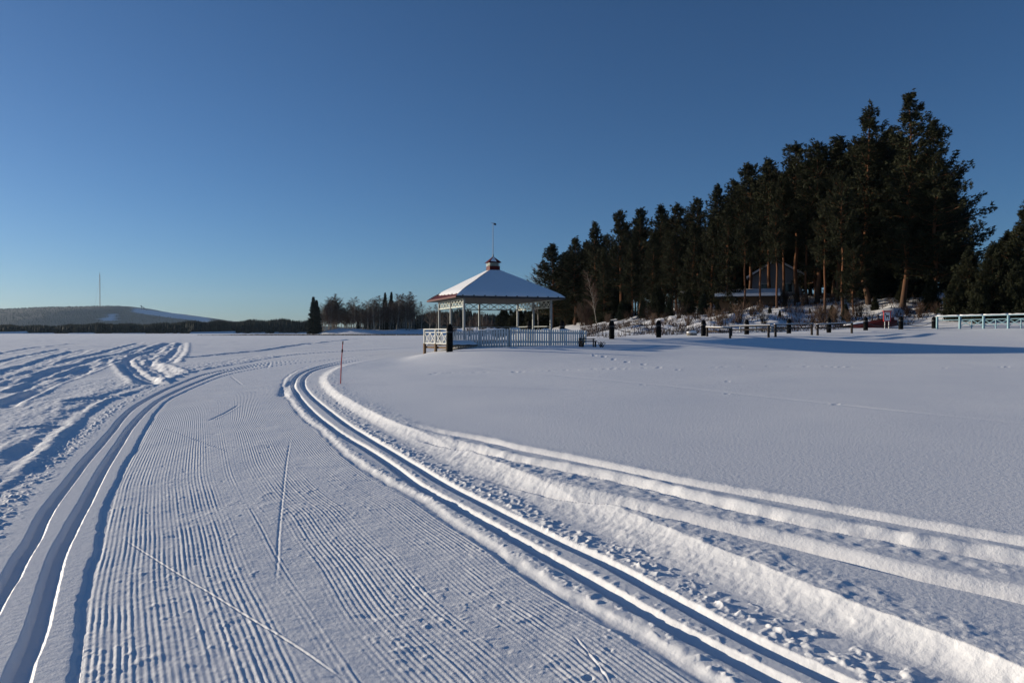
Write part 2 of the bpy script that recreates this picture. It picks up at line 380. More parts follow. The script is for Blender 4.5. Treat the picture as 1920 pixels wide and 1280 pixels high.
def _tps_k(r2): return np.where(r2 > 0, r2 * np.log(np.maximum(r2, 1e-9)), 0.0)
_n = len(_cp)
_K = _tps_k((_cp[:, None, 0] - _cp[None, :, 0]) ** 2 + (_cp[:, None, 1] - _cp[None, :, 1]) ** 2) + np.eye(_n) * 12.0
_P = np.c_[np.ones(_n), _cp[:, :2]]
_A = np.block([[_K, _P], [_P.T, np.zeros((3, 3))]])
_w = np.linalg.solve(_A, np.r_[_cp[:, 2], 0, 0, 0])
def shore_h(x, y):
    x = np.clip(x, -6, 65); y = np.clip(y, 4, 155)
    out = _w[_n] + _w[_n + 1] * x + _w[_n + 2] * y
    for i in range(_n):
        out = out + _w[i] * _tps_k((x - _cp[i, 0]) ** 2 + (y - _cp[i, 1]) ** 2)
    return out

def island_h(x, y):
    # wooded point on the lake and the bay shore beyond the pavilion
    e = 1 - ((x + 84) / 50) ** 2 - ((y - 450) / 42) ** 2
    a = 3.2 * smooth(0, .6, e)
    b = 4.5 * smooth(-75, -35, x) * smooth(430, 520, y) * smooth(1800, 900, y)
    n_ = 1 + .35 * vnoise(x, y, 9, 3)
    return np.maximum(a, b) * n_

def gz(x, y):
    """ground height for placing things on the shore"""
    return float(shore_h(np.array([float(x)]), np.array([float(y)]))[0])

# fan of rows and columns, denser near the trail so that ridges and grooves are real relief
v = np.arange(366, 40, -0.75); rows = list(1024.5 / v)
rows = list(np.linspace(0.9, rows[0], 30)[:-1]) + rows
y = rows[-1]
while y < 75: y += min(0.0006 * y * y, 0.6); rows.append(y)
while y < 150: y += 1.5; rows.append(y)
while y < 380: y *= 1.045; rows.append(y)
while y < 640: y += 6; rows.append(y)
while y < 15000: y *= 1.16; rows.append(y)
RY = np.array(rows)
U = np.concatenate([-np.geomspace(4.0, 0.84, 36)[:-1], np.arange(-0.84, 0.84, 0.00115), np.geomspace(0.84, 4.0, 36)])
NR, NC = len(RY), len(U)
Y = np.repeat(RY[:, None], NC, 1); X = Y * U[None, :]

def field(name, maxd, per=6):
    """signed distance (right of travel positive), arc length along the polyline and total length"""
    pts = resample(CURVES[name], per)
    D = np.full((NR, NC), 1e3, dtype=np.float32); T = np.full((NR, NC), 1e3, dtype=np.float32); S = np.zeros((NR, NC), dtype=np.float32)
    s0 = 0.0
    for (ax, ay), (bx, by) in zip(pts[:-1], pts[1:]):
        L = math.hypot(bx - ax, by - ay)
        if L < 1e-6: continue
        ylo, yhi = min(ay, by) - maxd, max(ay, by) + maxd
        r0, r1 = np.searchsorted(RY, max(ylo, RY[0])), np.searchsorted(RY, yhi)
        if r1 > r0:
            xlo, xhi = min(ax, bx) - maxd, max(ax, bx) + maxd
            yl, yh = RY[r0], RY[r1 - 1]
            c0 = np.searchsorted(U, min(xlo / yl, xlo / yh)); c1 = np.searchsorted(U, max(xhi / yl, xhi / yh))
            if c1 > c0:
                x = X[r0:r1, c0:c1]; y_ = Y[r0:r1, c0:c1]
                tx, ty = (bx - ax) / L, (by - ay) / L
                a = (x - ax) * tx + (y_ - ay) * ty
                ac = np.clip(a, 0, L)
                dx = x - (ax + ac * tx); dy = y_ - (ay + ac * ty)
                d = np.sqrt(dx * dx + dy * dy)
                sg = np.where((x - ax) * ty - (y_ - ay) * tx >= 0, 1, -1)
                sub = D[r0:r1, c0:c1]; m = d < sub
                sub[m] = d[m]; T[r0:r1, c0:c1][m] = (sg * d)[m]; S[r0:r1, c0:c1][m] = (s0 + ac)[m]
        s0 += L
    return T, S, s0

# --- large shape
near_rows = int(np.searchsorted(RY, 172))
dBB, sBB, _ = field('BB', 90, 2)
dBT, _, _ = field('BT', 90, 2)
dBB = np.where(dBB > 900, np.where(X > -4, 60, -60), dBB); dBT = np.where(dBT > 900, np.where(X > -4, 60, -60), dBT)
Z = np.zeros((NR, NC))
land = (dBB > 0) & (Y < 200)
hh = np.zeros_like(Z)
hh[land] = shore_h(X[land], Y[land])
wob = vnoise(X, Y, 0.45, 11) * .03 + vnoise(X, Y, 0.16, 12) * .015
dBBn = dBB + wob * smooth(-.6, 0, dBB) * (Y < 40)
shore = np.maximum(hh, 0) * smooth(0.2, 3.0, dBB) * smooth(200, 150, Y)
between = np.clip(dBBn / np.maximum(dBBn - dBT, 1e-3), 0, 1)
berm = np.where(dBBn <= 0, 0, np.where(dBT >= 0, 1, between))
bl_ = smooth(16, 10, Y)
berm = (.45 * berm + .55 * berm ** 2.2) * bl_ + (berm * .55 + .45 * berm * berm * (3 - 2 * berm)) * (1 - bl_)
lift = 0.135 * berm * (Y < 172)
Z += .5 * (shore + lift + np.sqrt((shore - lift) ** 2 + .006 * berm)) - .5 * np.sqrt(.006 * berm) * smooth(.3, .0, shore)
Z += 0.008 * np.exp(-((dBT - .05) / .22) ** 2) * (Y < 60) * smooth(-.02, .1, dBBn)
Z += np.where(Y > 300, island_h(X, Y), 0)
# right field: very soft undulation
Z += (berm * smooth(0.3, 2.5, dBT)) * (0.012 * fbm(X, Y, 3.2, 2, 5) + 0.05 * vnoise(X, Y, 9.0, 6) * smooth(6, 20, Y)) * (Y < 120)
# forest bank lumps
bank = smooth(57, 66, Y) * smooth(8, 14, X) * (Y < 172)
Z += bank * (0.35 * fbm(X, Y, 3.0, 3, 8))

# --- left field
dOL, sOL, _ = field('OL', 60, 4)
dOL = np.where(dOL > 900, np.where(X < 0, -60, 60), dOL)
left = smooth(0.0, -0.14, dOL + 0.05 * vnoise(sOL, dOL, .5, 21) + .02 * vnoise(sOL, dOL, .12, 22))
Z += 0.026 * left * (Y < 300) + 0.010 * np.exp(-((dOL + .16) / .10) ** 2) * (Y < 60)
lf = smooth(-.2, -2.5, dOL)
rot = X * .8 + Y * .6, -X * .6 + Y * .8
Z += lf * (Y < 400) * (0.015 * fbm(rot[0] * .35, rot[1], 2.2, 3, 31) + 0.05 * vnoise(rot[0] * .25, rot[1], 6.0, 33)) * (0.6 + .4 * smooth(15, 40, Y))
# wind-packed lumps far out on the lake
Z += lf * smooth(-12, -24, X) * smooth(24, 40, Y) * smooth(220, 120, Y) * 0.06 * np.maximum(0, fbm(X * .5, Y, 1.6, 3, 37))
rough = smooth(-3.2, -.3, dOL) * smooth(.1, -.2, dOL) * (Y < 45)
Z += rough * (0.018 * fbm(sOL * .18, dOL, 0.22, 3, 41) + 0.007 * fbm(X, Y, .09, 2, 43))

def trough(name, half, depth, rim=.25, jit=.04, taper=2.0, taper_far=0, seed=0, shape=1.0):
    t, s, L = field(name, half * 3 + .2)
    m = np.abs(t) < half * 3 + .2
    if not m.any(): return
    tt = t[m]; ss = s[m]; x = X[m]; y_ = Y[m]
    half = half + .004 * y_
    tt = tt + jit * vnoise(ss, ss * 0 + seed, .7, 50 + seed) + jit * .5 * vnoise(x, y_, .2, 51 + seed)
    a = np.abs(tt) / half
    prof = -depth * (1 - smooth(.35, 1.0, a) ** shape) + depth * rim * np.exp(-((a - 1.25) / .3) ** 2)
    k = 1.0
    if taper: k = k * smooth(0, taper, ss)
    if taper_far: k = k * smooth(L, L - taper_far, ss)
    Z[m] += prof * k * (1 + .35 * vnoise(ss, ss * 0, .5, 60 + seed))

for i, nme in enumerate(('S1', 'S2', 'S3', 'S4', 'S5', 'S6', 'S7', 'S8', 'S9')):
    trough(nme, .17 + .03 * (i % 3), .07 if i < 5 else .05, .30, .05, 1.0, 1.5, seed=i)
for i, nme in enumerate(('B1', 'B2', 'B3', 'B4', 'B5')):
    trough(nme, .30, .10, .40, .08, 1.0, 3.0, seed=20 + i)
trough('L1', .16, .07, .3, .05, 3, 10, seed=31)
for i, nme in enumerate(('E1', 'E2')): trough(nme, .10, .05, .3, .03, .6, .6, seed=33 + i)
t, s, L = field('O2', 1.2)
m = np.abs(t) < 1.2
Z[m] += (0.016 * smooth(.05, -.12, t[m] + .06 * vnoise(s[m], t[m], .5, 71)) * smooth(-1.1, -.4, t[m]) - .015 * np.exp(-((t[m] - .12) / .12) ** 2)) * smooth(0, .5, s[m]) * smooth(L, L - 6, s[m])

# --- right field: three snowmobile furrows, sharp on the sunny side, gently rising beyond
for i, nme in enumerate(('T1', 'T2', 'T3')):
    t, s, L = field(nme, 1.0)
    m = np.abs(t) < 1.0
    tt = t[m]; ss = s[m]; x = X[m]; y_ = Y[m]
    w = (.085, .095, .10)[i]
    e = .012 * vnoise(ss, ss * 0, .6, 80 + i) + (.004, .014, .004)[i] * vnoise(x, y_, .11, 83 + i)
    tt = tt + e
    a = (tt + w) / (2 * w)
    prof = -(.125, .15, .15)[i] * np.where(a < 0, smooth(-.45, -.05, a), 1 - smooth(-.12, 1.15, a))
    k = smooth(L, L - 2.2, ss)
    Z[m] += prof * k + (.006, .016, .004)[i] * k * np.exp(-((tt - w) / .12) ** 2) * (1 + .7 * vnoise(x, y_, .14, 87 + i))
    if i == 1:
        Z[m] += k * .007 * fbm(x, y_, .1, 2, 90) * smooth(-.55, -.35, tt) * smooth(-.1, -.2, tt)

# --- the trail itself
inT = (dOL > -.1) & (dBB < .35) & (Y < 110)
dLS, sLS, _ = field('LS', 5.5)
dRS, sRS, _ = field('RS', 5.5)
jl = .02 * vnoise(sLS, sLS * 0, .6, 101) + .012 * vnoise(X, Y, .09, 102)
jr = .025 * vnoise(sRS, sRS * 0, .5, 103) + .018 * vnoise(X, Y, .10, 104)
far_fade = smooth(70, 40, Y)
okL = np.abs(dLS) < 5; okR = np.abs(dRS) < 5
Z += np.where(okL, (0.010 * smooth(.02, -.012, dLS + jl)) * smooth(-4.5, -3.5, dLS) * far_fade - .005 * np.exp(-((dLS - .04) / .03) ** 2) * far_fade, 0)
up = smooth(-.02, .035, dRS + jr)
Z += np.where(okR, 0.014 * up * (1 - berm) * far_fade - .009 * np.exp(-((dRS + .05 + jr) / .035) ** 2) * far_fade
              + .005 * np.exp(-((dRS - .07) / .06) ** 2) * far_fade * (1 + vnoise(X, Y, .07, 106)), 0)
# ribbed passes of the groomer
seam = dLS + dRS * 1.0        # zero line halfway between both edges
useL = (dLS < -dRS * .85)
latL = dLS; latR = dRS
lat = np.where(useL, latL, latR)
inC = okL & okR & (dLS > .05) & (dRS < -.10) & (Y < 60)
ph = lat + .004 * vnoise(X, Y, .8, 111) + .0012 * vnoise(X, Y, .12, 112)
wear = smooth(-.75, .15, fbm(X, Y, .5, 3, 113)) * .5 + .5
strip = np.ones_like(Z)
for c_, w_ in ((.98, .10), (1.62, .07)): strip *= 1 - .9 * np.exp(-((dLS - c_ - .03 * vnoise(sLS, sLS * 0, 2, 117)) / w_) ** 2) * useL
for c_, w_ in ((-.62, .07), (-1.28, .09), (-1.9, .07)): strip *= 1 - .9 * np.exp(-((dRS - c_ - .03 * vnoise(sRS, sRS * 0, 2, 118)) / w_) ** 2) * (~useL)
srun = np.where(useL, sLS, sRS)
rid = .5 + .5 * smooth(-.5, .5, vnoise(lat * 22, srun, 1.0, 125) + .5 * vnoise(lat * 4, srun * .35, 1.0, 126))
amp = np.where(inC, 0.0029 * wear * strip * rid, 0) * smooth(0, .08, np.abs(dLS + dRS * .85))
geo = smooth(9.0, 6.0, Y)
wave = np.sin(ph * (2 * math.pi / .03))
Z += amp * geo * (wave * .8 + .2 * np.sin(ph * (2 * math.pi / .06) + 1.0))
Z += np.where(inC, .004 * fbm(X, Y, .7, 2, 119) + .0022 * fbm(X, Y, .16, 3, 120) * (1.25 - wear) * smooth(14, 8, Y)
              + (.0050 * np.maximum(0, fbm(X, Y, .045, 2, 122) - .35) * (.35 + .65 * smooth(-.1, .4, fbm(X, Y, .4, 2, 124))) + .0012 * fbm(X * .5, Y, .05, 2, 127)) * smooth(11, 6, Y), 0)
# short chatter steps across the ribs
for k in range(130):
    cx = rng.uniform(-4.5, 1.2); cy = rng.uniform(2.9, 11)
    r0, r1 = np.searchsorted(RY, cy - .15), np.searchsorted(RY, cy + .15)
    c0, c1 = np.searchsorted(U, (cx - .25) / cy), np.searchsorted(U, (cx + .25) / cy)
    if c1 <= c0: continue
    x = X[r0:r1, c0:c1] - cx; y_ = Y[r0:r1, c0:c1] - cy; mm = inC[r0:r1, c0:c1]
    wdt = rng.uniform(.03, .12); sg = rng.choice((-1, 1)); q = y_ + .2 * x
    Z[r0:r1, c0:c1] += mm * sg * rng.uniform(.002, .006) * np.exp(-(x / wdt) ** 2) * np.exp(-(q / .022) ** 2)

def groove(name, half, floor, depth, jit=.006, seed=0, rim=.0, asym=0.0):
    t, s, L = field(name, .6)
    m = np.abs(t) < .5
    tt = t[m] + jit * vnoise(s[m], s[m] * 0, .5, 130 + seed) + jit * .6 * vnoise(X[m], Y[m], .06, 131 + seed) * smooth(10, 5, Y[m])
    a = np.abs(tt)
    prof = -depth * (1 - np.clip((a - floor) / (half - floor), 0, 1))
    Z[m] += prof * smooth(42, 24, Y[m]) + rim * np.exp(-((tt - half - .03) / .03) ** 2) * np.maximum(0, fbm(X[m], Y[m], .05, 2, 133 + seed)) * smooth(14, 8, Y[m])
groove('LL', .060, .028, .050, .004, 1)
groove('LR', .060, .028, .050, .004, 2)
groove('RL', .072, .026, .058, .005, 3, .008)
groove('RR', .072, .026, .058, .005, 4, .012)

# loose crumbs thrown beside the right-hand tracks and along the old edge on the left
def crumbs(name, half, hgt, off=0.0, seed=0):
    t, s, L = field(name, half * 2 + abs(off))
    m = np.abs(t - off) < half * 2
    x, y_ = X[m], Y[m]
    env = np.exp(-((t[m] - off) / half) ** 2) * smooth(26, 12, y_)
    c = np.maximum(0, fbm(x, y_, .05, 2, 140 + seed) - .05) + .6 * np.maximum(0, vnoise(x, y_, .11, 145 + seed) - .2) - .35 * np.maximum(0, vnoise(x, y_, .09, 148 + seed) - .2)
    Z[m] += hgt * env * c
crumbs('CR', .085, .014, 0, 1)
crumbs('CR', .02, .018, -.13, 5)
crumbs('RR', .05, .014, .17, 2)
crumbs('RS', .04, .012, .06, 3)
crumbs('LL', .13, .022, -.34, 4)
# lumps on the berm face
m = (dBBn > -.05) & (dBT < .5) & (Y < 30)
Z[m] += (.008 * np.maximum(-.1, fbm(X[m], Y[m], .16, 3, 151)) + .003 * fbm(X[m], Y[m], .05, 2, 153)) * smooth(.5, .1, dBT[m]) * smooth(-.05, .12, dBBn[m])

# thin ski and pole marks
for i, (nme, w_, d_) in enumerate((('K1', .005, .0055), ('K2', .008, .004), ('K3', .007, .006), ('K4', .02, .010), ('K5', .02, .010), ('K6', .005, .005), ('K7', .05, .012), ('K8', .11, .035))):
    t, s, L = field(nme, .5)
    m = np.abs(t) < .4
    k = smooth(0, .12 * L, s[m]) * smooth(L, L * .85, s[m])
    Z[m] += k * (-d_ * np.exp(-(t[m] / w_) ** 2) + d_ * .4 * np.exp(-((t[m] - 2 * w_) / w_) ** 2))
t, s, L = field('SK', .6)
m = np.abs(t) < .5
wsk = .03 + .006 * Y[m]
Z[m] -= .007 * np.exp(-(t[m] / wsk) ** 2) * (1 + .6 * vnoise(s[m], s[m] * 0, 1.2, 161))

def pit(cx, cy, r, d, rim=.3):
    r0, r1 = np.searchsorted(RY, cy - 3 * r), np.searchsorted(RY, cy + 3 * r)
    c0, c1 = np.searchsorted(U, (cx - 3 * r) / cy), np.searchsorted(U, (cx + 3 * r) / cy)
    if r1 <= r0 or c1 <= c0: return
    q = np.sqrt((X[r0:r1, c0:c1] - cx) ** 2 + (Y[r0:r1, c0:c1] - cy) ** 2) / r
    Z[r0:r1, c0:c1] += -d * np.exp(-q ** 4) + d * rim * np.exp(-((q - 1.4) / .35) ** 2)
ft = resample(CURVES['FT'], 30)
for k, (a, b) in enumerate(ft):
    if rng.random() < .4: pit(a + rng.normal(0, .05), b + rng.normal(0, .05) + (.09 if k % 2 else -.09), .10, .008)
for (a, b) in ((1.9, 17.6), (3.4, 17.7), (4.85, 15.3), (2.6, 20.6), (6.3, 13.3), (6.0, 19.0), (1.0, 21.5)): pit(a, b, .07, .010)
for k in range(14): pit(3.6 + .17 * k + rng.normal(0, .05), 33.5 - .75 * k + rng.normal(0, .08), .10, .018)
for k in range(40):
    cx = rng.uniform(-4.5, 1.0); cy = rng.uniform(2.9, 10)
    if inC[min(NR - 1, np.searchsorted(RY, cy)), min(NC - 1, np.searchsorted(U, cx / cy))]: pit(cx, cy, rng.uniform(.010, .022), rng.uniform(.004, .009), .08)

# --- build as two sheets sharing one border: open snow and the groomed trail
verts = np.stack([X, Y, Z], -1).reshape(-1, 3).astype(np.float32)
cord_t = np.where(inC, ph, 0).astype(np.float32).ravel(); cord_a = (amp * (1 - geo) * .7 * smooth(26, 13, Y)).astype(np.float32).ravel()
idx = np.arange(NR * NC).reshape(NR, NC)
quads = np.stack([idx[:-1, :-1], idx[:-1, 1:], idx[1:, 1:], idx[1:, :-1]], -1).reshape(-1, 4)
trail_v = ((dOL > 0) & (dBB < 0) & (Y < 75)).ravel()
tq = trail_v[quads].sum(1) >= 3
du = np.stack(np.gradient(verts.reshape(NR, NC, 3), axis=1), 0); dv = np.stack(np.gradient(verts.reshape(NR, NC, 3), axis=0), 0)
nrm = np.cross(du, dv); nrm /= np.linalg.norm(nrm, axis=-1, keepdims=True) + 1e-12
nrm = nrm.reshape(-1, 3)
def sheet(name, q, material, extra=None, cord=False):
    used, inv = np.unique(q, return_inverse=True)
    vv = verts[used]; ff = inv.reshape(-1, 4); nn = nrm[used]
    if extra is not None:
        ff = np.vstack([ff, extra[1] + len(vv)]); vv = np.vstack([vv, extra[0]]); nn = np.vstack([nn, np.tile([0, 0, 1], (len(extra[0]), 1))])
    me = np_mesh(name, vv, ff, True)
    if cord:
        for an, arr in (('cord_t', cord_t), ('cord_a', cord_a)):
            at = me.attributes.new(an, 'FLOAT', 'POINT'); at.data.foreach_set('value', arr[used])
    me.normals_split_custom_set_from_vertices(nn)
    return tag(link(name, me, material), kind='structure')
# snow behind the camera
xs = np.array([-3000, -300, -60, -20, -5, 0, 5, 20, 60, 300, 3000.]); ys = np.array([-3000, -300, -60, -15, -4, .9])
gx, gy = np.meshgrid(xs, ys)
ev = np.stack([gx, gy, np.full_like(gx, -.02)], -1).reshape(-1, 3).astype(np.float32)
ei = np.arange(gx.size).reshape(gx.shape)
ef = np.stack([ei[:-1, :-1], ei[:-1, 1:], ei[1:, 1:], ei[1:, :-1]], -1).reshape(-1, 4)
sheet('snow_ground', quads[~tq], M['snow'], (ev, ef))
sheet('ski_trail', quads[tq], M['trail'], cord=True)

# ------------------------------------------------------------------ far hill with slopes, far woods, reeds
def interp(x, xs, ys): return np.interp(x, xs, ys)
HD = 5000.0
hx = np.array([-3600, -3000, -2600, -1900, -1560, -1170, -900, -800, -720, -620, -560, -430, -250, -60, 200, 800]) * (HD / 5000) * 1.33
hx = (np.array([-400, -250, -100, 0, 50, 100, 150, 190, 230, 262, 300, 345, 400, 470, 600, 900]) - 960) / 1280 * HD
hh_ = (623 - np.array([592, 585, 582, 579, 581, 576.5, 575, 574, 573, 577, 584, 592, 600, 606, 612, 618])) / 1280 * HD
gx = np.linspace(hx[0], hx[-1], 260); gy = np.linspace(HD - 1500, HD + 1500, 60)
GX, GY = np.meshgrid(gx, gy)
bumpy = np.cos(np.clip((GY - HD) / 1500, -1, 1) * math.pi / 2) ** 1.3
def hill_h(x, y):
    b_ = np.cos(np.clip((y - HD) / 1500, -1, 1) * math.pi / 2) ** 1.3
    return interp(x, hx, hh_) * b_ + 9 * fbm(x, y, 420, 3, 5) * b_ - 2 * (1 - b_)
HZ = hill_h(GX, GY)
def slope_mask(x, y):
    """cleared ski runs on the hillside"""
    px = x / y * 1280 + 960; h_ = hill_h(x, y); py = 623 - h_ / y * 1280
    a = (np.abs(px - 204) < 14) & (py > 588) & (py < 601) & ~((px < 203) & (py < 595))
    b_ = (px > 250) & (px < 395) & (np.abs(py - (581 + (px - 250) * .135)) < 4.5)
    return a | b_
me = np_mesh('hill', np.stack([GX, GY, HZ], -1).reshape(-1, 3), np.stack([np.arange(GX.size).reshape(GX.shape)[:-1, :-1], np.arange(GX.size).reshape(GX.shape)[:-1, 1:], np.arange(GX.size).reshape(GX.shape)[1:, 1:], np.arange(GX.size).reshape(GX.shape)[1:, :-1]], -1).reshape(-1, 4), True)
at_ = me.attributes.new('run', 'FLOAT', 'POINT'); at_.data.foreach_set('value', slope_mask(GX, GY).astype(np.float32).ravel())
hm, hn, hl, hb = new_mat('hill_ground')
ha = hn.new('ShaderNodeAttribute'); ha.attribute_name = 'run'
hr = hn.new('ShaderNodeValToRGB'); hr.color_ramp.elements[0].color = (0.03, 0.038, 0.046, 1); hr.color_ramp.elements[1].color = (0.75, 0.77, 0.8, 1)
hl.new(ha.outputs['Fac'], hr.inputs[0]); hl.new(hr.outputs[0], hb.inputs['Base Color']); hb.inputs['Roughness'].default_value = 0.9
tag(link('hill', me, hm), kind='structure')

def cone_wood(name, xs, ys, zs, hs, material, tiers=2, sides=5, wide=.22):
    V = []; F = []; o = 0
    prof = []
    for t in range(tiers):
        z0 = t / tiers * .85 + .05; z1 = min(1.0, z0 + 1.35 / tiers)
        prof.append((z0, 1 - t / tiers * .75, z1))
    n = len(xs); A = np.arange(sides) / sides * 2 * math.pi
    ph_ = rng.random(n) * 6.28; wd = wide * (.7 + .6 * rng.random(n))
    for z0, r, z1 in prof:
        ang = A[None, :] + ph_[:, None]
        ring = np.stack([xs[:, None] + np.cos(ang) * (hs * wd * r)[:, None], ys[:, None] + np.sin(ang) * (hs * wd * r)[:, None], np.repeat((zs + hs * z0)[:, None], sides, 1) + (rng.random((n, sides)) - .5) * (hs * .06)[:, None]], -1)
        tip = np.stack([xs, ys, zs + hs * z1], -1)[:, None, :]
        vv = np.concatenate([ring, tip], 1)
        base = np.arange(n)[:, None] * (sides + 1) + o
        for k in range(sides):
            F.append(np.concatenate([base + k, base + (k + 1) % sides, base + sides], 1))
        V.append(vv.reshape(-1, 3)); o += n * (sides + 1)
    return np_mesh(name, np.concatenate(V), np.concatenate(F))

# conifers clothing the hill
n = 16000
xs = rng.uniform(hx[0], hx[-1], n); ys = HD - 1400 * rng.random(n) ** .8
keep = ~slope_mask(xs, ys); xs, ys = xs[keep], ys[keep]
me = cone_wood('hill_forest', xs, ys, hill_h(xs, ys) - 2, rng.uniform(6, 11, len(xs)), M['hilltree'], 1, 4, .35)
tag(link('hill_forest', me, M['hilltree']), 'distant snowy conifer forest covering the hill below the mast', 'forest', kind='stuff')

# dark belt of forest along the far shore
def belt(name, label, px0, px1, d0, d1, n, top, seed, zoff=0):
    r2 = np.random.default_rng(seed)
    px = r2.uniform(px0, px1, n); d = r2.uniform(d0, d1, n)
    x = (px - 960) / 1280 * d
    h_ = np.interp(px, [t[0] for t in top], [t[1] for t in top]) / 1280 * d * (r2.uniform(.84, 1.02, n) + .06 * np.sin(px * .11) + .05 * np.sin(px * .037 + 1))
    me = cone_wood(name, x, d, np.zeros(n) - 1 + zoff, h_ + 1, M['farwood'], 2, 5, .17)
    tag(link(name, me, M['farwood']), label, 'forest', kind='stuff')
belt('far_forest', 'dark band of forest along the far lake shore below the hill', -500, 600, 880, 1040, 5200, [(-500, 15), (0, 16), (100, 17), (160, 19), (300, 21), (400, 25), (480, 27), (575, 26), (600, 26)], 3)
belt('bay_forest', 'dark conifer wood across the bay behind the pavilion posts', 690, 1130, 640, 760, 1100, [(690, 22), (740, 28), (800, 37), (860, 40), (900, 35), (940, 31), (1000, 38), (1130, 48)], 4, 3)

# pale shoreline snow strip under the far forest
mb = MB()
for k in range(26):
    a = -1400 + k * 52; b = a + rng.uniform(30, 60); d = 872 + rng.uniform(-6, 6); h_ = rng.uniform(.6, 3.2)
    mb.add([(a, d, -.2), (b, d, -.2), (b, d + 6, h_), (a, d + 6, h_ * .6), (a, d + 12, -.2), (b, d + 12, -.2)], [(0, 1, 2, 3), (3, 2, 5, 4), (0, 3, 4), (1, 5, 2)])
tag(mb.build('shore_snow_bank', M['snow']), kind='structure')

# lattice mast on the hill, with guys
mx, md = (188 - 960) / 1280 * HD, HD
mz0 = float(hill_h(np.array([mx]), np.array([md]))[0]) - 3
mh = (623 - 510) / 1280 * HD - mz0
mast = empty('radio_mast', (mx, md, mz0), label='tall thin lattice radio mast on top of the distant hill', cat='mast')
w_ = 3.8
mb = MB()
for sx, sy in ((-1, -1), (1, -1), (1, 1), (-1, 1)):
    mb.bar((sx * w_ / 2, sy * w_ / 2, 0), (sx * w_ * .35, sy * w_ * .35, mh * .93), 1.1, 1.1)
nb = 26
for k in range(nb):
    z0, z1 = mh * .93 * k / nb, mh * .93 * (k + 1) / nb
    r0_, r1_ = w_ / 2 * (1 - .3 * k / nb), w_ / 2 * (1 - .3 * (k + 1) / nb)
    s_ = 1 if k % 2 else -1
    mb.bar((-r0_ * s_, -r0_, z0), (r1_ * s_, -r1_, z1), .7, .7); mb.bar((-r0_, -r0_ * s_, z0), (-r1_, r1_ * s_, z1), .7, .7)
mb.build('lattice_tower', M['mast'], mast)
MB().bar((0, 0, mh * .93), (0, 0, mh), 1.6, 1.6).build('antenna', M['mast'], mast)
for k in range(3):
    a = 2.1 * k + .5
    MB().bar((0, 0, mh * .85), (70 * math.cos(a), 70 * math.sin(a), -12), .25, .25).build('guy_wire', M['mast'], mast)
# ski-jump tower on the shoulder
jx, jd = (278 - 960) / 1280 * HD, HD - 60
jz = float(hill_h(np.array([jx]), np.array([jd]))[0])
sj = empty('ski_jump', (jx, jd, jz - 4), label='small slanted ski jump ramp on the right shoulder of the hill', cat='ski jump')
MB().bar((-18, 0, 32), (26, 0, 6), 7, 3).build('ramp', M['mast'], sj)
for k, (x_, z_) in enumerate(((-16, 30), (2, 20), (18, 10))): MB().bar((x_, 0, 0), (x_, 0, z_), 3, 3).build('support', M['mast'], sj)
MB().box((-18, 0, 35), (7, 7, 6)).build('start_house', M['mast'], sj)

# reeds standing in the ice along the far shallows
n = 5200
px = rng.uniform(370, 800, n); d = rng.uniform(330, 372, n); x = (px - 960) / 1280 * d
hgt = rng.uniform(.35, 1.0, n) * np.clip((px - 360) / 120, .3, 1); lean = rng.normal(0, .15, n); wd = rng.uniform(.03, .09, n)
zz = np.zeros(n) - .05 + .02
V = np.stack([np.stack([x - wd, d, zz], -1), np.stack([x + wd, d, zz], -1), np.stack([x + lean, d + rng.normal(0, .1, n), zz + hgt], -1)], 1).reshape(-1, 3)
tag(link('reeds', np_mesh('reeds', V, np.arange(3 * n).reshape(-1, 3)), M['reed']), 'thin brown line of dry reeds along the far shallows', 'reeds', kind='stuff')

# ------------------------------------------------------------------ pavilion
RZ = R(21.0)
PC = (-1.3, 46.9)
FLOOR = 0.95
pav = empty('pavilion', (PC[0], PC[1], FLOOR), RZ, 'open square pavilion with snowy hipped roof, red eaves and cupola', 'pavilion')
EV = 3.70 - FLOOR; HW = 3.7; PR = 3.0; AP = 5.62 - FLOOR; CW = .38
MB().box((0, 0, -.15), (6.9, 6.9, .3)).build('deck', M['brownwood'], pav)
# roof sheet: four metal faces, closed underneath by the soffit
rc = [(-HW, -HW), (HW, -HW), (HW, HW), (-HW, HW)]
tc_ = [(-CW, -CW), (CW, -CW), (CW, CW), (-CW, CW)]
mb = MB()
for k in range(4):
    a, b = rc[k], rc[(k + 1) % 4]; c_, d_ = tc_[(k + 1) % 4], tc_[k]
    mb.add([(a[0], a[1], EV + .06), (b[0], b[1], EV + .06), (c_[0], c_[1], AP), (d_[0], d_[1], AP)], [(0, 1, 2, 3)])
mb.add([(x_, y_, AP) for x_, y_ in tc_], [(0, 1, 2, 3)])
roof = mb.build('roof', M['red'], pav)
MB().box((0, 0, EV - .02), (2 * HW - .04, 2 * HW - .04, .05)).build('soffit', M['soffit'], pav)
for k in range(4):
    a, b = rc[k], rc[(k + 1) % 4]
    m_ = M['red'] if k == 3 else M['darktrim']
    fx = 1.0
    nx, ny = [(0, -1), (1, 0), (0, 1), (-1, 0)][k]
    MB().bar((a[0] + nx * .02, a[1] + ny * .02, EV + .02), (b[0] + nx * .02, b[1] + ny * .02, EV + .02), .04, .11).build('fascia', m_, pav)
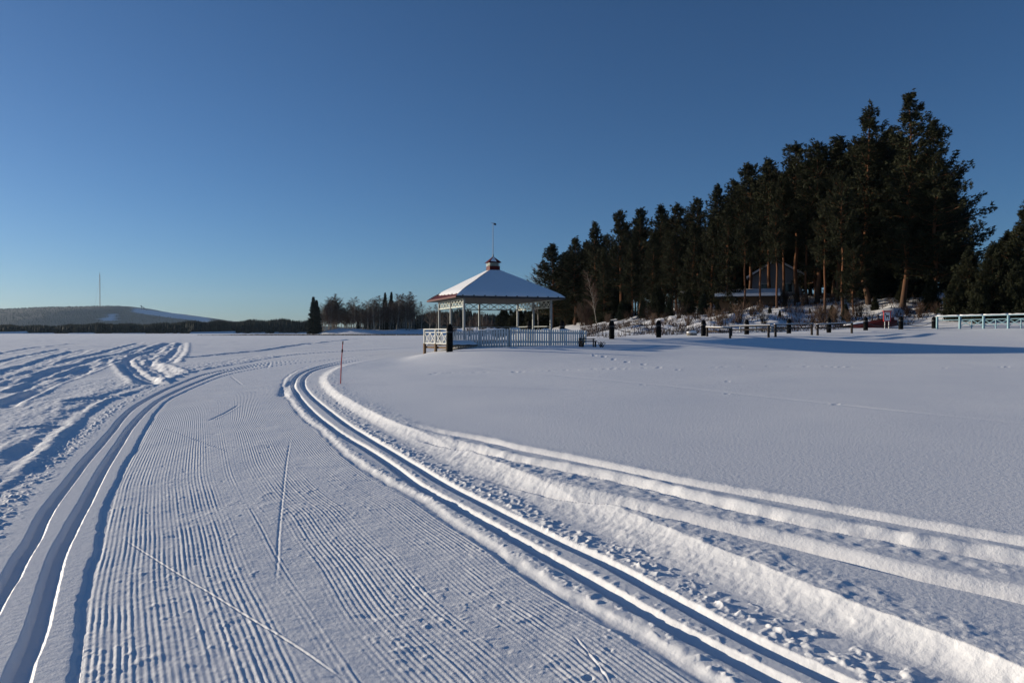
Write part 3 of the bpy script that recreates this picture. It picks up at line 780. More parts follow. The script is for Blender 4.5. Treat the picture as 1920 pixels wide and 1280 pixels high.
# snow blankets on the four faces, ragged at the lower edge; on the sunny face the snow has slid off the eave
def snow_face(k, lo_a, lo_b, thick):
    a, b = Vector((*rc[k], EV + .06)), Vector((*rc[(k + 1) % 4], EV + .06))
    c_, d_ = Vector((*tc_[(k + 1) % 4], AP)), Vector((*tc_[k], AP))
    nn = (b - a).cross(d_ - a).normalized()
    NU, NV = 40, 14
    top = []
    for j in range(NV + 1):
        for i in range(NU + 1):
            u = i / NU
            lo = lo_a + (lo_b - lo_a) * u + (.012 * math.sin(u * 37) + .014 * math.sin(u * 71 + 1) + random.uniform(-.008, .008)) * (1 if lo_a + lo_b > .02 else .25)
            vv_ = max(0, lo) + (1 - max(0, lo)) * j / NV
            p_ = (a + (b - a) * u) * (1 - vv_) + (d_ + (c_ - d_) * u) * vv_
            edge = min(1, j / 1.6) if j < 2 else 1
            top.append(p_ + nn * (thick * (.35 + .65 * math.sin(edge * math.pi / 2)) + .006 * math.sin(u * 23 + j)))
    mb = MB()
    W_ = NU + 1
    fs = [(j * W_ + i, j * W_ + i + 1, (j + 1) * W_ + i + 1, (j + 1) * W_ + i) for j in range(NV) for i in range(NU)]
    mb.add(top, fs)
    lowv = [p_ - nn * (thick * .34) for p_ in top[:W_]]
    mb.add(top[:W_] + lowv, [(W_ + i, W_ + i + 1, i + 1, i) for i in range(NU)])
    return mb.build('snow_blanket', M['capsnow'], roof, True)
snow_face(0, 0, 0, .14); snow_face(1, .01, .0, .12); snow_face(2, 0, 0, .12); snow_face(3, .20, .09, .12)
# drip beads along the shaded gutter
for k in range(10):
    MB().box((-HW + .4 + k * .72, -HW - .045, EV + .09), (.07, .05, .09)).build('gutter_bracket', M['darktrim'], pav)
# posts
posts = [(-PR, -PR), (PR, -PR), (PR, PR), (-PR, PR), (-PR, 0), (PR, 0), (0, PR)]
for x_, y_ in posts:
    MB().box((x_, y_, (EV - .05) / 2), (.13, .13, EV - .05)).build('post', M['postpaint'], pav)
# cross-braced friezes under the eaves
def frieze(a, b, m_, cells=4):
    a = Vector((a[0], a[1], 0)); b = Vector((b[0], b[1], 0)); d_ = (b - a).normalized()
    a = a + d_ * .075; b = b - d_ * .075
    zt, zb = EV - .10, EV - .56
    up_ = Vector((-d_.y, d_.x, 0))
    fr = MB()
    fr.bar(a + Vector((0, 0, zt)), b + Vector((0, 0, zt)), .06, .06); fr.bar(a + Vector((0, 0, zb)), b + Vector((0, 0, zb)), .06, .06)
    f_ = fr.build('frieze', m_, pav)
    L_ = (b - a).length
    for k in range(cells):
        p0 = a + d_ * (L_ * k / cells); p1 = a + d_ * (L_ * (k + 1) / cells)
        for s_, off in ((0, .012), (1, -.012)):
            z0, z1 = (zb, zt) if s_ == 0 else (zt, zb)
            MB().bar(p0 + Vector((0, 0, z0)) + up_ * off, p1 + Vector((0, 0, z1)) + up_ * off, .022, .05).build('brace', m_, f_)
        if k: MB().bar(p0 + Vector((0, 0, zb)), p0 + Vector((0, 0, zt)), .03, .035).build('upright', m_, f_)
frieze((-PR, -PR), (-PR, 0), M['pale']); frieze((-PR, 0), (-PR, PR), M['pale'])
frieze((PR, -PR), (PR, 0), M['pale']); frieze((PR, 0), (PR, PR), M['pale'])
frieze((-PR, PR), (0, PR), M['grey']); frieze((0, PR), (PR, PR), M['grey'])
for p0, p1 in (((-PR, PR), (PR, PR)), ((PR, -PR), (PR, PR))):
    MB().bar((p0[0], p0[1], .95), (p1[0], p1[1], .95), .05, .06).build('inner_rail', M['grey'], pav)
# cupola
MB().box((0, 0, AP + .19), (.74, .74, .40)).build('cupola_base', M['red'], pav)
for k in range(3): MB().box((0, 0, AP + .44 + .075 * k), (.76 - .02 * k, .76 - .02 * k, .028)).build('louvre', M['pale'], pav)
MB().box((0, 0, AP + .52), (.58, .58, .28)).build('cupola_core', M['darktrim'], pav)
mb = MB(); e_ = .47
mb.add([(-e_, -e_, AP + .64), (e_, -e_, AP + .64), (e_, e_, AP + .64), (-e_, e_, AP + .64), (0, 0, AP + 1.10)], [(3, 2, 1, 0), (0, 1, 4), (1, 2, 4), (2, 3, 4), (3, 0, 4)])
cr = mb.build('cupola_roof', M['red'], pav)
mb = MB(); mb.add([(-.30, -.40, AP + .715), (.10, -.42, AP + .69), (.02, -.06, AP + 1.05), (-.30, -.38, AP + .755), (.10, -.40, AP + .73), (.02, -.05, AP + 1.08)], [(3, 4, 5), (0, 1, 4, 3), (1, 2, 5, 4), (2, 0, 3, 5)])
mb.build('snow_patch', M['capsnow'], cr)
pole = MB().tube([(0, 0, AP + 1.05), (0, 0, AP + 1.3), (0, 0, AP + 3.40)], [.055, .022, .013], 8).build('spire', M['darktrim'], pav)
mb = MB(); mb.bar((-.16, 0, AP + 3.36), (.16, 0, AP + 3.36), .02, .02); mb.add([(.05, .008, AP + 3.25), (.22, .008, AP + 3.22), (.22, .008, AP + 3.36), (.05, .008, AP + 3.36), (.05, -.008, AP + 3.25), (.22, -.008, AP + 3.22), (.22, -.008, AP + 3.36), (.05, -.008, AP + 3.36)], [(3, 2, 1, 0), (4, 5, 6, 7), (0, 1, 5, 4), (1, 2, 6, 5), (2, 3, 7, 6), (3, 0, 4, 7)])
mb.build('weather_vane', M['soffit'], pole)

# ------------------------------------------------------------------ picket fence before the pavilion
def picket_fence(a, b, za, zb, ta, tb, n, label, snow_ranges):
    """a, b: ends in plan; za.. ground heights; ta.. top heights"""
    L_ = math.hypot(b[0] - a[0], b[1] - a[1]); rz = math.atan2(b[1] - a[1], b[0] - a[0])
    root = empty('picket_fence', (a[0], a[1], za), rz, label, 'fence', 'white picket fence before the pavilion')
    def top(x_): return ta + (tb - ta) * x_ / L_ - za
    def bot(x_): return (zb - za) * x_ / L_ - .08
    for z_ in (.25, .80):
        MB().bar((0, .035, bot(0) + .08 + (top(0) - bot(0) - .08) * z_), (L_, .035, bot(L_) + .08 + (top(L_) - bot(L_) - .08) * z_), .04, .09).build('rail', M['white'], root)
    for x_ in (0.04, L_ / 2, L_ - .04):
        MB().box((x_, .10, (top(x_) + bot(x_)) / 2), (.10, .09, top(x_) - bot(x_) - .05)).build('post', M['white'], root)
    sp = L_ / n
    for k in range(n):
        x_ = (k + .5) * sp; h_ = top(x_) - bot(x_) + random.uniform(-.012, .012)
        mb = MB(); w_ = sp * .355
        z0 = bot(x_); z1 = z0 + h_
        pr = [(-w_, z0), (w_, z0), (w_, z1 - .05), (w_ * .45, z1), (-w_ * .45, z1), (-w_, z1 - .05)]
        vs = [(x_ + p_[0], -.012, p_[1]) for p_ in pr] + [(x_ + p_[0], .012, p_[1]) for p_ in pr]
        mb.add(vs, [(0, 1, 2, 3, 4, 5), (11, 10, 9, 8, 7, 6)] + [(i, i + 6, (i + 1) % 6 + 6, (i + 1) % 6) for i in range(6)])
        mb.build('picket', M['picket'], root)
    MB().bar((0, .0, bot(0) + .10), (L_, .0, bot(L_) + .10), .07, .05).build('base_board', M['white'], root)
    for s0, s1 in snow_ranges:
        pts = []; rr = []
        k = 14
        for i in range(k + 1):
            x_ = s0 + (s1 - s0) * i / k
            pts.append((x_, .03, top(x_) + .0 + .012 * math.sin(i * 1.7))); rr.append(.005 + .05 * math.sin(math.pi * min(1, max(0, i / k))) ** .6 * random.uniform(.75, 1.1))
        MB().tube(pts, rr, 8).build('snow_cap', M['capsnow'], root, True)
FC = (-.18, 38.0)
picket_fence((-3.44, 39.2), FC, .70, .72, 1.56, 1.71, 22, 'white picket fence facing the trail, left section beside the dark bollard', [(1.6, 3.3)])
picket_fence((FC[0] + .05, FC[1] + .02), (4.54, 41.5), .72, .68, 1.71, 1.63, 34, 'white picket fence in shade, right section ending at the dark bench', [(.0, .8), (2.3, 3.0), (3.6, 4.5)])

# ------------------------------------------------------------------ landing with cross-braced railing at the left end
A_ = Vector((-5.12, 40.0, 0)); B_ = Vector((-3.55, 37.6, 0)); d_ = (B_ - A_).normalized(); L_ = (B_ - A_).length
rz = math.atan2(d_.y, d_.x)
ld = empty('landing_railing', (A_.x, A_.y, .46), rz, 'cross-braced grey-white landing railing on short brown posts left of the bollard', 'railing')
zt = 1.68 - .46; zm = 1.50 - .46; zb = .86 - .46
for x_ in (0, L_ / 2, L_):
    MB().box((x_, 0, (zt - .03 + zb) / 2), (.10, .10, zt - zb)).build('post', M['white'], ld)
    MB().box((x_, 0, (zb - .5) / 2), (.14, .13, zb + .5)).build('pile', M['brownwood'], ld)
MB().bar((-.06, 0, zt), (L_ + .06, 0, zt), .12, .06).build('top_rail', M['white'], ld)
MB().bar((0, 0, zm), (L_, 0, zm), .05, .06).build('rail', M['white'], ld)
MB().bar((0, 0, zb + .02), (L_, 0, zb + .02), .06, .08).build('rail', M['white'], ld)
for k in range(4):
    x0, x1 = L_ * k / 4, L_ * (k + 1) / 4
    for s_ in (0, 1):
        MB().bar((x0, .012 * (1 - 2 * s_), zb if s_ == 0 else zm), (x1, .012 * (1 - 2 * s_), zm if s_ == 0 else zb), .022, .06).build('brace', M['white'], ld)
    if k % 2: MB().bar(((x0), 0, zb), ((x0), 0, zm), .035, .035).build('upright', M['white'], ld)
MB().bar((-.2, .14, zb - .22), (L_ + .2, .14, zb - .22), .16, .12).build('beam', M['brownwood'], ld)
lp = empty('landing', (A_.x, A_.y, .46), rz, 'snow-covered timber landing behind the cross-braced railing', 'landing')
for k in range(9):
    MB().box((L_ / 2, .25 + k * .2, zb - .08), (L_, .185, .05)).build('plank', M['brownwood'], lp)
mb = MB()
NX, NY = 26, 14
vs = []
for j in range(NY + 1):
    for i in range(NX + 1):
        u, w_ = i / NX, j / NY
        e_ = min(u, 1 - u, w_, 1 - w_) * 6
        vs.append((L_ * u, .16 + 1.9 * w_, zb - .05 + .24 * min(1, e_) ** .5 + .02 * math.sin(i * .9) * math.sin(j * 1.3)))
mb.add(vs, [(j * (NX + 1) + i, j * (NX + 1) + i + 1, (j + 1) * (NX + 1) + i + 1, (j + 1) * (NX + 1) + i) for j in range(NY) for i in range(NX)])
mb.build('snow_layer', M['capsnow'], lp, True)
sr = empty('side_railing', (B_.x + .05, B_.y + .05, .62), math.atan2(39.25 - B_.y, -3.5 - B_.x), 'short railing panel between landing and picket fence, behind the bollard', 'railing')
for x_ in (.05, .55, 1.15): MB().box((x_, 0, .48), (.10, .10, 1.05)).build('post', M['white'], sr)
for z_ in (.32, .62, .98): MB().bar((0, 0, z_), (1.2, 0, z_), .04, .07).build('rail', M['white'], sr)

# ------------------------------------------------------------------ bollards and chains
def bollard_mesh():
    mb = MB(); prof = [(.20, -.5), (.20, .0), (.205, .25), (.20, .6), (.195, .84), (.175, .96), (.13, 1.04), (.07, 1.085), (.012, 1.10)]
    mb.lathe(prof, 18); return mb.mesh('bollard_post', True)
bm_ = bollard_mesh()
mbb = MB().lathe([(.212, -.04), (.216, -.03), (.216, .03), (.212, .04)], 18).mesh('iron_band', True)
bol = [(843, 36.0, 652, 1.16), (992.5, 42.5, 634, 1), (1054, 43.6, 633, 1), (1147, 45, 632, 1), (1235, 47, 630, 1), (1319, 48.5, 628, 1), (1400, 51, 626, 1), (1479, 53, 624, 1), (1554, 53, 622, 1), (1623, 55, 618, .95), (1689, 56, 616.5, .95), (1751, 57, 616.5, .95)]
desc = ['tall dark round-topped bollard at the left end of the picket fence', 'dark bollard seen between pavilion posts above the picket fence', 'dark bollard under the right edge of the pavilion roof, behind the picket fence',
        'first dark bollard right of the picket fence and bench', 'second dark bollard right of the picket fence', 'dark bollard at the left end of the wooden handrails',
        'dark bollard before the white cross-braced bridge railing, left of two', 'dark bollard at the right end of the white cross-braced bridge railing', 'dark bollard behind the handrail right of the house',
        'dark bollard left of the red-framed sign, before the red boat', 'snow-collared dark bollard right of the red-framed sign', 'dark bollard at the left end of the pale blue railing']
BP = []
for (px, d, by, sc), lb in zip(bol, desc):
    x_ = (px - 960) / 1280 * d; z_ = 1.5 + (623 - by) / 1280 * d
    o = empty('bollard', (x_, d, z_), random.uniform(0, 3), lb, 'bollard', 'dark bollards along the shore')
    b1 = link('post', bm_, M['bollard'], o); b1.scale = (.86, .86, sc)
    b2 = link('iron_band', mbb, M['chain'], o); b2.location = (0, 0, .72 * sc); b2.scale = (.86, .86, 1)
    BP.append(Vector((x_, d, z_ + .68 * sc)))
MB().tube([(.24, -.10, -.1), (.10, -.04, .55)], [.035, .03], 6).build('leaning_board', M['brownwood'], [o for o in COL.objects if o.name == 'bollard'][0])
chl = {2: 'chain hanging between the roof-edge bollard and the first one right of the bench', 3: 'chain between the first and second bollards right of the picket fence', 4: 'chain between the second bollard and the handrail bollard',
       8: 'chain between the house bollard and the one before the red boat', 9: 'slack chain in front of the red-framed sign', 10: 'slack chain between the last two bollards before the pale blue railing'}
for k, lb in chl.items():
    a, b = BP[k], BP[k + 1]
    pts = [a.lerp(b, t / 14) - Vector((0, 0, .55 * 4 * (t / 14) * (1 - t / 14) * .75)) for t in range(15)]
    rr = [.028 if t % 2 else .022 for t in range(15)]
    o = MB().tube(pts, rr, 6).build('chain', M['chain']); tag(o, lb, 'chain', 'chains between the bollards')

# ------------------------------------------------------------------ dark wooden handrails
def handrail(p0, p1, label):
    (xa, da, ba, ta), (xb, db, bb, tb) = p0, p1
    a = Vector(((xa - 960) / 1280 * da, da, 1.5 + (623 - ba) / 1280 * da)); b = Vector(((xb - 960) / 1280 * db, db, 1.5 + (623 - bb) / 1280 * db))
    at = 1.5 + (623 - ta) / 1280 * da; bt = 1.5 + (623 - tb) / 1280 * db
    root = empty('handrail', a, 0, label, 'handrail', 'dark wooden handrails by the bollards')
    for p_, t_ in ((a, at), (b, bt)):
        MB().box(tuple(p_ - a + Vector((0, 0, (t_ - p_.z - .3) / 2))), (.12, .12, t_ - p_.z + .3)).build('post', M['wood'], root)
    ta_ = Vector((a.x, a.y, at)) - a; tb_ = Vector((b.x, b.y, bt)) - a
    e_ = (tb_ - ta_).normalized() * .12
    MB().bar(ta_ - e_ + Vector((0, 0, .03)), tb_ + e_ + Vector((0, 0, .03)), .12, .07).build('top_rail', M['wood'], root)
    MB().bar(ta_ + Vector((0, .09, -.22)), tb_ + Vector((0, .09, -.22)), .04, .09).build('mid_rail', M['wood'], root)
    MB().bar(ta_ - e_ + Vector((0, 0, .085)), tb_ + e_ + Vector((0, 0, .085)), .09, .035).build('snow_strip', M['capsnow'], root)
handrail((1326, 47.6, 628, 614.5), (1369, 45, 632, 616), 'dark wooden handrail of two posts beside the bollard at the left end of the row')
handrail((1371, 47.5, 628, 612.5), (1441, 45.5, 632, 611), 'dark wooden handrail passing before the white cross-braced bridge railing')
handrail((1454, 46, 632, 609.5), (1522, 48, 627, 608.5), 'dark wooden handrail with its right post below the house')
handrail((1533, 47.5, 628, 609.5), (1597, 51, 621, 606.5), 'dark wooden handrail at the right end of the row, near the red boat')

# white cross-braced bridge railing, further back
def x_railing(a, b, h_, n, m_, label, snow=True, first_plain=0, low=.15):
    a = Vector(a); b = Vector(b)
    root = empty('bridge_railing', a, 0, label, 'railing')
    D_ = b - a
    for k in range(n + 1):
        p_ = D_ * (k / n)
        MB().box((p_.x, p_.y, p_.z + h_ / 2 - .12), (.13, .13, h_ + .24)).build('post', m_, root)
    MB().bar(Vector((0, 0, h_)), D_ + Vector((0, 0, h_)), .13, .07).build('top_rail', m_, root)
    MB().bar(Vector((0, 0, h_ * .70)), D_ + Vector((0, 0, h_ * .70)), .05, .07).build('rail', m_, root)
    for k in range(n):
        p0 = D_ * (k / n); p1 = D_ * ((k + 1) / n); pm = (p0 + p1) / 2
        if k >= first_plain:
            for q0, q1 in ((p0, pm), (pm, p1)):
                MB().bar(q0 + Vector((0, .012, low)), q1 + Vector((0, .012, h_ * .68)), .03, .06).build('brace', m_, root)
                MB().bar(q0 + Vector((0, -.02, h_ * .68)), q1 + Vector((0, -.02, low)), .03, .06).build('brace', m_, root)
            MB().bar(pm + Vector((0, 0, -.1)), pm + Vector((0, 0, h_ * .68)), .06, .06).build('upright', m_, root)
        if snow:
            pts = [p0.lerp(p1, t / 6) + Vector((0, 0, h_ + .05 + .012 * math.sin(t * 2.1 + k))) for t in range(7)]
            MB().tube(pts, [.045 + random.uniform(0, .03) for t in range(7)], 8).build('snow_cap', M['capsnow'], root, True)
    return root
def PT(px, d, py): return ((px - 960) / 1280 * d, d, 1.5 + (623 - py) / 1280 * d)
x_railing(PT(1388, 60, 626), PT(1476, 60, 625), .62, 3, M['white'], 'low white cross-braced bridge railing behind the dark handrails')
x_railing(PT(1757, 56, 616), PT(1990, 50, 613), .98, 5, M['blue'], 'pale blue cross-braced railing capped with snow by the dark trees', True, 1)

# ------------------------------------------------------------------ marker pole beside the trail
mp_ = empty('marker_pole', (-4.66, 18.5, .10), 0, 'thin red marker pole stuck in the snow at the trail bend', 'marker pole')
MB().tube([(0, 0, -.3), (.03, 0, .55), (.075, 0, 1.14)], [.016, .016, .013], 8).build('rod', M['stick'], mp_)
MB().tube([(.056, 0, .86), (.062, 0, .94)], [.026, .024], 8).build('band', M['stickband'], mp_)
MB().tube([(.071, 0, 1.08), (.077, 0, 1.16)], [.019, .016], 8).build('cap', M['stickband'], mp_)

# ------------------------------------------------------------------ bench and dead plant
bz = .72
bx, by_ = 4.35, 38.6
be = empty('bench', (bx, by_, bz - .06), R(12), 'low dark wooden bench half sunk in snow at the fence end', 'bench')
for y_, z_ in ((0, .34), (.22, .34), (.36, .47)): MB().box((0, y_, z_), (.95, .13, .045)).build('slat', M['wood'], be)
for x_ in (-.40, .40):
    MB().box((x_, .05, .10), (.07, .09, .43)).build('leg', M['wood'], be); MB().box((x_, .41, .16), (.06, .05, .68)).build('leg', M['wood'], be)
def twigs(name, n, h_, spread, seed, m_, nest=3, thick=.012):
    r2 = random.Random(seed); mb = MB()
    for k in range(n):
        a = r2.uniform(0, 6.28); L_ = h_ * r2.uniform(.5, 1); le = r2.uniform(.05, spread)
        p0 = Vector((r2.uniform(-.12, .12) * h_, r2.uniform(-.12, .12) * h_, -.1)); p1 = p0 + Vector((math.cos(a) * le * L_ * .5, math.sin(a) * le * L_ * .5, L_ * .55)); p2 = p0 + Vector((math.cos(a + .3) * le * L_, math.sin(a + .3) * le * L_, L_))
        mb.tube([p0, p1, p2], [thick, thick * .7, thick * .25], 3, False)
        for q in range(nest):
            t = r2.uniform(.3, .95); b0 = p0.lerp(p1, t * 2) if t < .5 else p1.lerp(p2, t * 2 - 1)
            aa = r2.uniform(0, 6.28); l2 = L_ * r2.uniform(.15, .4)
            mb.tube([b0, b0 + Vector((math.cos(aa) * l2 * .6, math.sin(aa) * l2 * .6, l2 * .75))], [thick * .55, thick * .2], 3, False)
    return mb.mesh(name)
def plant(name, me, m_, loc, s, label, cat, group=None, rz=0):
    root = empty(name, loc, rz, label, cat, group); o = link('stems', me, m_, root); o.scale = (s, s, s); return root
plant('dead_plant', twigs('dead_plant', 22, .9, .35, 5, M['dry'], 3, .014), M['dry'], (3.95, 38.9, .66), 1.15, 'dark dead stalks rising against the picket fence by the bench', 'plant')
plant('dead_plant', twigs('dead_plant_low', 26, .45, .9, 6, M['dry'], 4, .016), M['dry'], (5.05, 38.5, .66), 1.0, 'low dark tuft of dead stalks right of the bench', 'plant')

# ------------------------------------------------------------------ sign, boat, boulder
sg = empty('sign', PT(1663, 58, 614), 0, 'red-framed white sign with a black animal pictogram on two legs', 'sign')
for x_ in (-.17, .17): MB().box((x_, .03, .18), (.05, .05, .9)).build('leg', M['housew'], sg)
MB().box((0, 0, .94), (.52, .03, .76)).build('board', M['signwhite'], sg)
mb = MB(); mb.box((0, -.005, 1.34), (.66, .07, .07)); mb.box((0, -.005, .55), (.60, .07, .07)); mb.box((-.28, -.005, .945), (.06, .07, .72)); mb.box((.28, -.005, .945), (.06, .07, .72)); mb.box((0, .02, 1.42), (.74, .16, .05))
mb.build('frame', M['signred'], sg)
dog = [(-.16, 1.20), (-.10, 1.17), (-.07, 1.05), (.10, 1.02), (.15, 1.09), (.17, 1.07), (.13, .95), (.13, .74), (.09, .74), (.08, .90), (-.04, .90), (-.05, .74), (-.09, .74), (-.10, .98), (-.15, 1.08), (-.20, 1.13)]
mb = MB(); nD = len(dog)
mb.add([(x_, -.020, z_) for x_, z_ in dog] + [(x_, -.016, z_) for x_, z_ in dog], [tuple(range(nD)), tuple(range(2 * nD - 1, nD - 1, -1))] + [(i, i + nD, (i + 1) % nD + nD, (i + 1) % nD) for i in range(nD)])
mb.build('pictogram', M['signblack'], sg)
# overturned boat
def hull(L_, W_, H_):
    mb = MB(); NU, NV = 22, 10; vs = []
    for i in range(NU + 1):
        t = i / NU * 2 - 1; w_ = W_ / 2 * (1 - abs(t) ** 2.6) ** .7 if abs(t) < 1 else 0; h_ = H_ * (1 - .35 * abs(t) ** 2.2)
        for j in range(NV + 1):
            a = math.pi * j / NV
            vs.append((t * L_ / 2, -math.cos(a) * w_, h_ * math.sin(a) ** .75))
    mb.add(vs, [(i * (NV + 1) + j, (i + 1) * (NV + 1) + j, (i + 1) * (NV + 1) + j + 1, i * (NV + 1) + j + 1) for i in range(NU) for j in range(NV)])
    return mb
bt = empty('rowing_boat', PT(1632, 60, 617), R(-12), 'dark red overturned boat lying on the bank behind the sign', 'boat')
bt.rotation_euler = (R(4), R(-9), R(-12))
hull(4.4, 1.4, .72).build('hull', M['boat'], bt, True)
MB().bar((-2.0, 0, .58), (2.0, 0, .58), .06, .34).build('keel', M['boat'], bt)
for s_ in (-1, 1): MB().bar((-1.5, s_ * .66, .12), (1.5, s_ * .66, .12), .05, .07).build('gunwale', M['boat'], bt)
hs = hull(2.4, .8, .13); so = hs.build('snow_patch', M['capsnow'], bt, True); so.location = (-.9, .12, .66)
bo = empty('boulder', PT(1297, 52, 627), 0, 'rounded boulder with a snow cap left of the handrails', 'boulder')
def blob(r, sc, seed, cut=None):
    mb = MB(); n1, n2 = 14, 9; r2 = random.Random(seed); ph_ = [r2.uniform(0, 6) for _ in range(4)]
    vs = []
    for i in range(n2 + 1):
        t = math.pi * i / n2
        for k in range(n1):
            a = 2 * math.pi * k / n1; rr = r * (1 + .10 * math.sin(2 * a + ph_[0]) + .07 * math.sin(3 * a + ph_[1] + 2 * t))
            vs.append((rr * math.sin(t) * math.cos(a) * sc[0], rr * math.sin(t) * math.sin(a) * sc[1], r * math.cos(t) * sc[2]))
    mb.add(vs, [(i * n1 + k, (i + 1) * n1 + k, (i + 1) * n1 + (k + 1) % n1, i * n1 + (k + 1) % n1) for i in range(n2) for k in range(n1)])
    return mb
blob(.34, (1.1, .9, .75), 3).build('rock', M['stone'], bo, True)
s_ = blob(.33, (1.05, .9, .45), 4).build('snow_cap', M['capsnow'], bo, True); s_.location = (0, 0, .18)

# ------------------------------------------------------------------ houses on the wooded slope
def house(name, loc, rz, W_, D_, Hw, rise, wall_m, label, windows, door=None, over=.5, snow=.25, wall_front=None):
    root = empty(name, loc, rz, label, 'house')
    # gable faces along x ends; ridge runs along y
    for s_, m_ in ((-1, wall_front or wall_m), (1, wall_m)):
        mb = MB(); y_ = s_ * D_ / 2
        mb.add([(-W_ / 2, y_, -1), (W_ / 2, y_, -1), (W_ / 2, y_, Hw), (0, y_, Hw + rise), (-W_ / 2, y_, Hw)] + [(-W_ / 2, y_ - s_ * .2, -1), (W_ / 2, y_ - s_ * .2, -1), (W_ / 2, y_ - s_ * .2, Hw), (0, y_ - s_ * .2, Hw + rise), (-W_ / 2, y_ - s_ * .2, Hw)],
               [(0, 1, 2, 3, 4), (9, 8, 7, 6, 5)] + [(i, i + 5, (i + 1) % 5 + 5, (i + 1) % 5) for i in range(5)])
        mb.build('gable_wall', m_, root)
    for s_ in (-1, 1): MB().box((s_ * (W_ / 2 - .1), 0, (Hw - 1) / 2 - .01), (.2, D_ - .42, Hw + 1)).build('side_wall', wall_m, root)
    for s_ in (-1, 1):
        nrm_ = Vector((s_ * rise, 0, W_ / 2)).normalized()
        e0 = Vector((s_ * (W_ / 2 + over), 0, Hw - over * rise / (W_ / 2))); r0_ = Vector((0, 0, Hw + rise))
        for th, nm, m_, off in ((.10, 'roof', M['darktrim'], .06), (snow, 'roof_snow', M['capsnow'], .13 + snow / 2)):
            a = e0 + nrm_ * off; b = r0_ + nrm_ * off
            hy = D_ / 2 + (over if nm == 'roof' else over - .04)
            mb = MB(); h2 = nrm_ * (th / 2)
            mb.add([a - h2 + Vector((0, -hy, 0)), b - h2 + Vector((0, -hy, 0)), b - h2 + Vector((0, hy, 0)), a - h2 + Vector((0, hy, 0)), a + h2 + Vector((0, -hy, 0)), b + h2 + Vector((0, -hy, 0)), b + h2 + Vector((0, hy, 0)), a + h2 + Vector((0, hy, 0))],
                   [(3, 2, 1, 0), (4, 5, 6, 7), (0, 1, 5, 4), (1, 2, 6, 5), (2, 3, 7, 6), (3, 0, 4, 7)])
            mb.build(nm, m_, root)
    for side, u, z_, w_, h_ in windows:
        if side == 'front': c_ = (u, -D_ / 2 - .02, z_); s1 = (w_, .06, h_); s2 = (w_ + .16, .05, h_ + .16); c2 = (u, -D_ / 2 - .012, z_)
        else: c_ = (-W_ / 2 - .02, u, z_); s1 = (.06, w_, h_); s2 = (.05, w_ + .16, h_ + .16); c2 = (-W_ / 2 - .012, u, z_)
        f_ = MB().box(c2, s2).build('window', M['housew'], root); MB().box(c_, s1).build('pane', M['glass'], f_)
    return root
hz_ = 6.0
house('house', ((1470 - 960) / 1280 * 92, 95, hz_), R(-20), 6.2, 8.0, 3.0, 1.9, M['housew'], 'pale grey house with snowy roof seen between the orange pine trunks', [('front', -1.4, 1.4, 1.0, 1.1), ('front', 1.5, 1.4, 1.0, 1.1), ('side', -2.5, 1.4, .9, 1.1), ('side', -.2, 1.4, .9, 1.1)], wall_front=M['house'])  # front gable gets the painted shade tone, other walls plain white
house('shed', (28.6, 83, 4.45), R(70), 4.0, 6.4, 1.35, .55, M['brownwood'], 'low brown shed under a thick snow roof below the house', [('side', 1.5, .7, .7, .5)], snow=.3)
house('cottage', (25.2, 112, 5.2), R(-25), 5.5, 6.5, 2.6, 1.5, M['teal'], 'pale blue cottage glimpsed through the pines left of the shed', [('front', -1.2, 1.2, .9, .9), ('front', 1.2, 1.2, .9, .9)])

# ------------------------------------------------------------------ trees
def tube_np(mb, pts, rad, n): mb.tube(pts, rad, n, False)

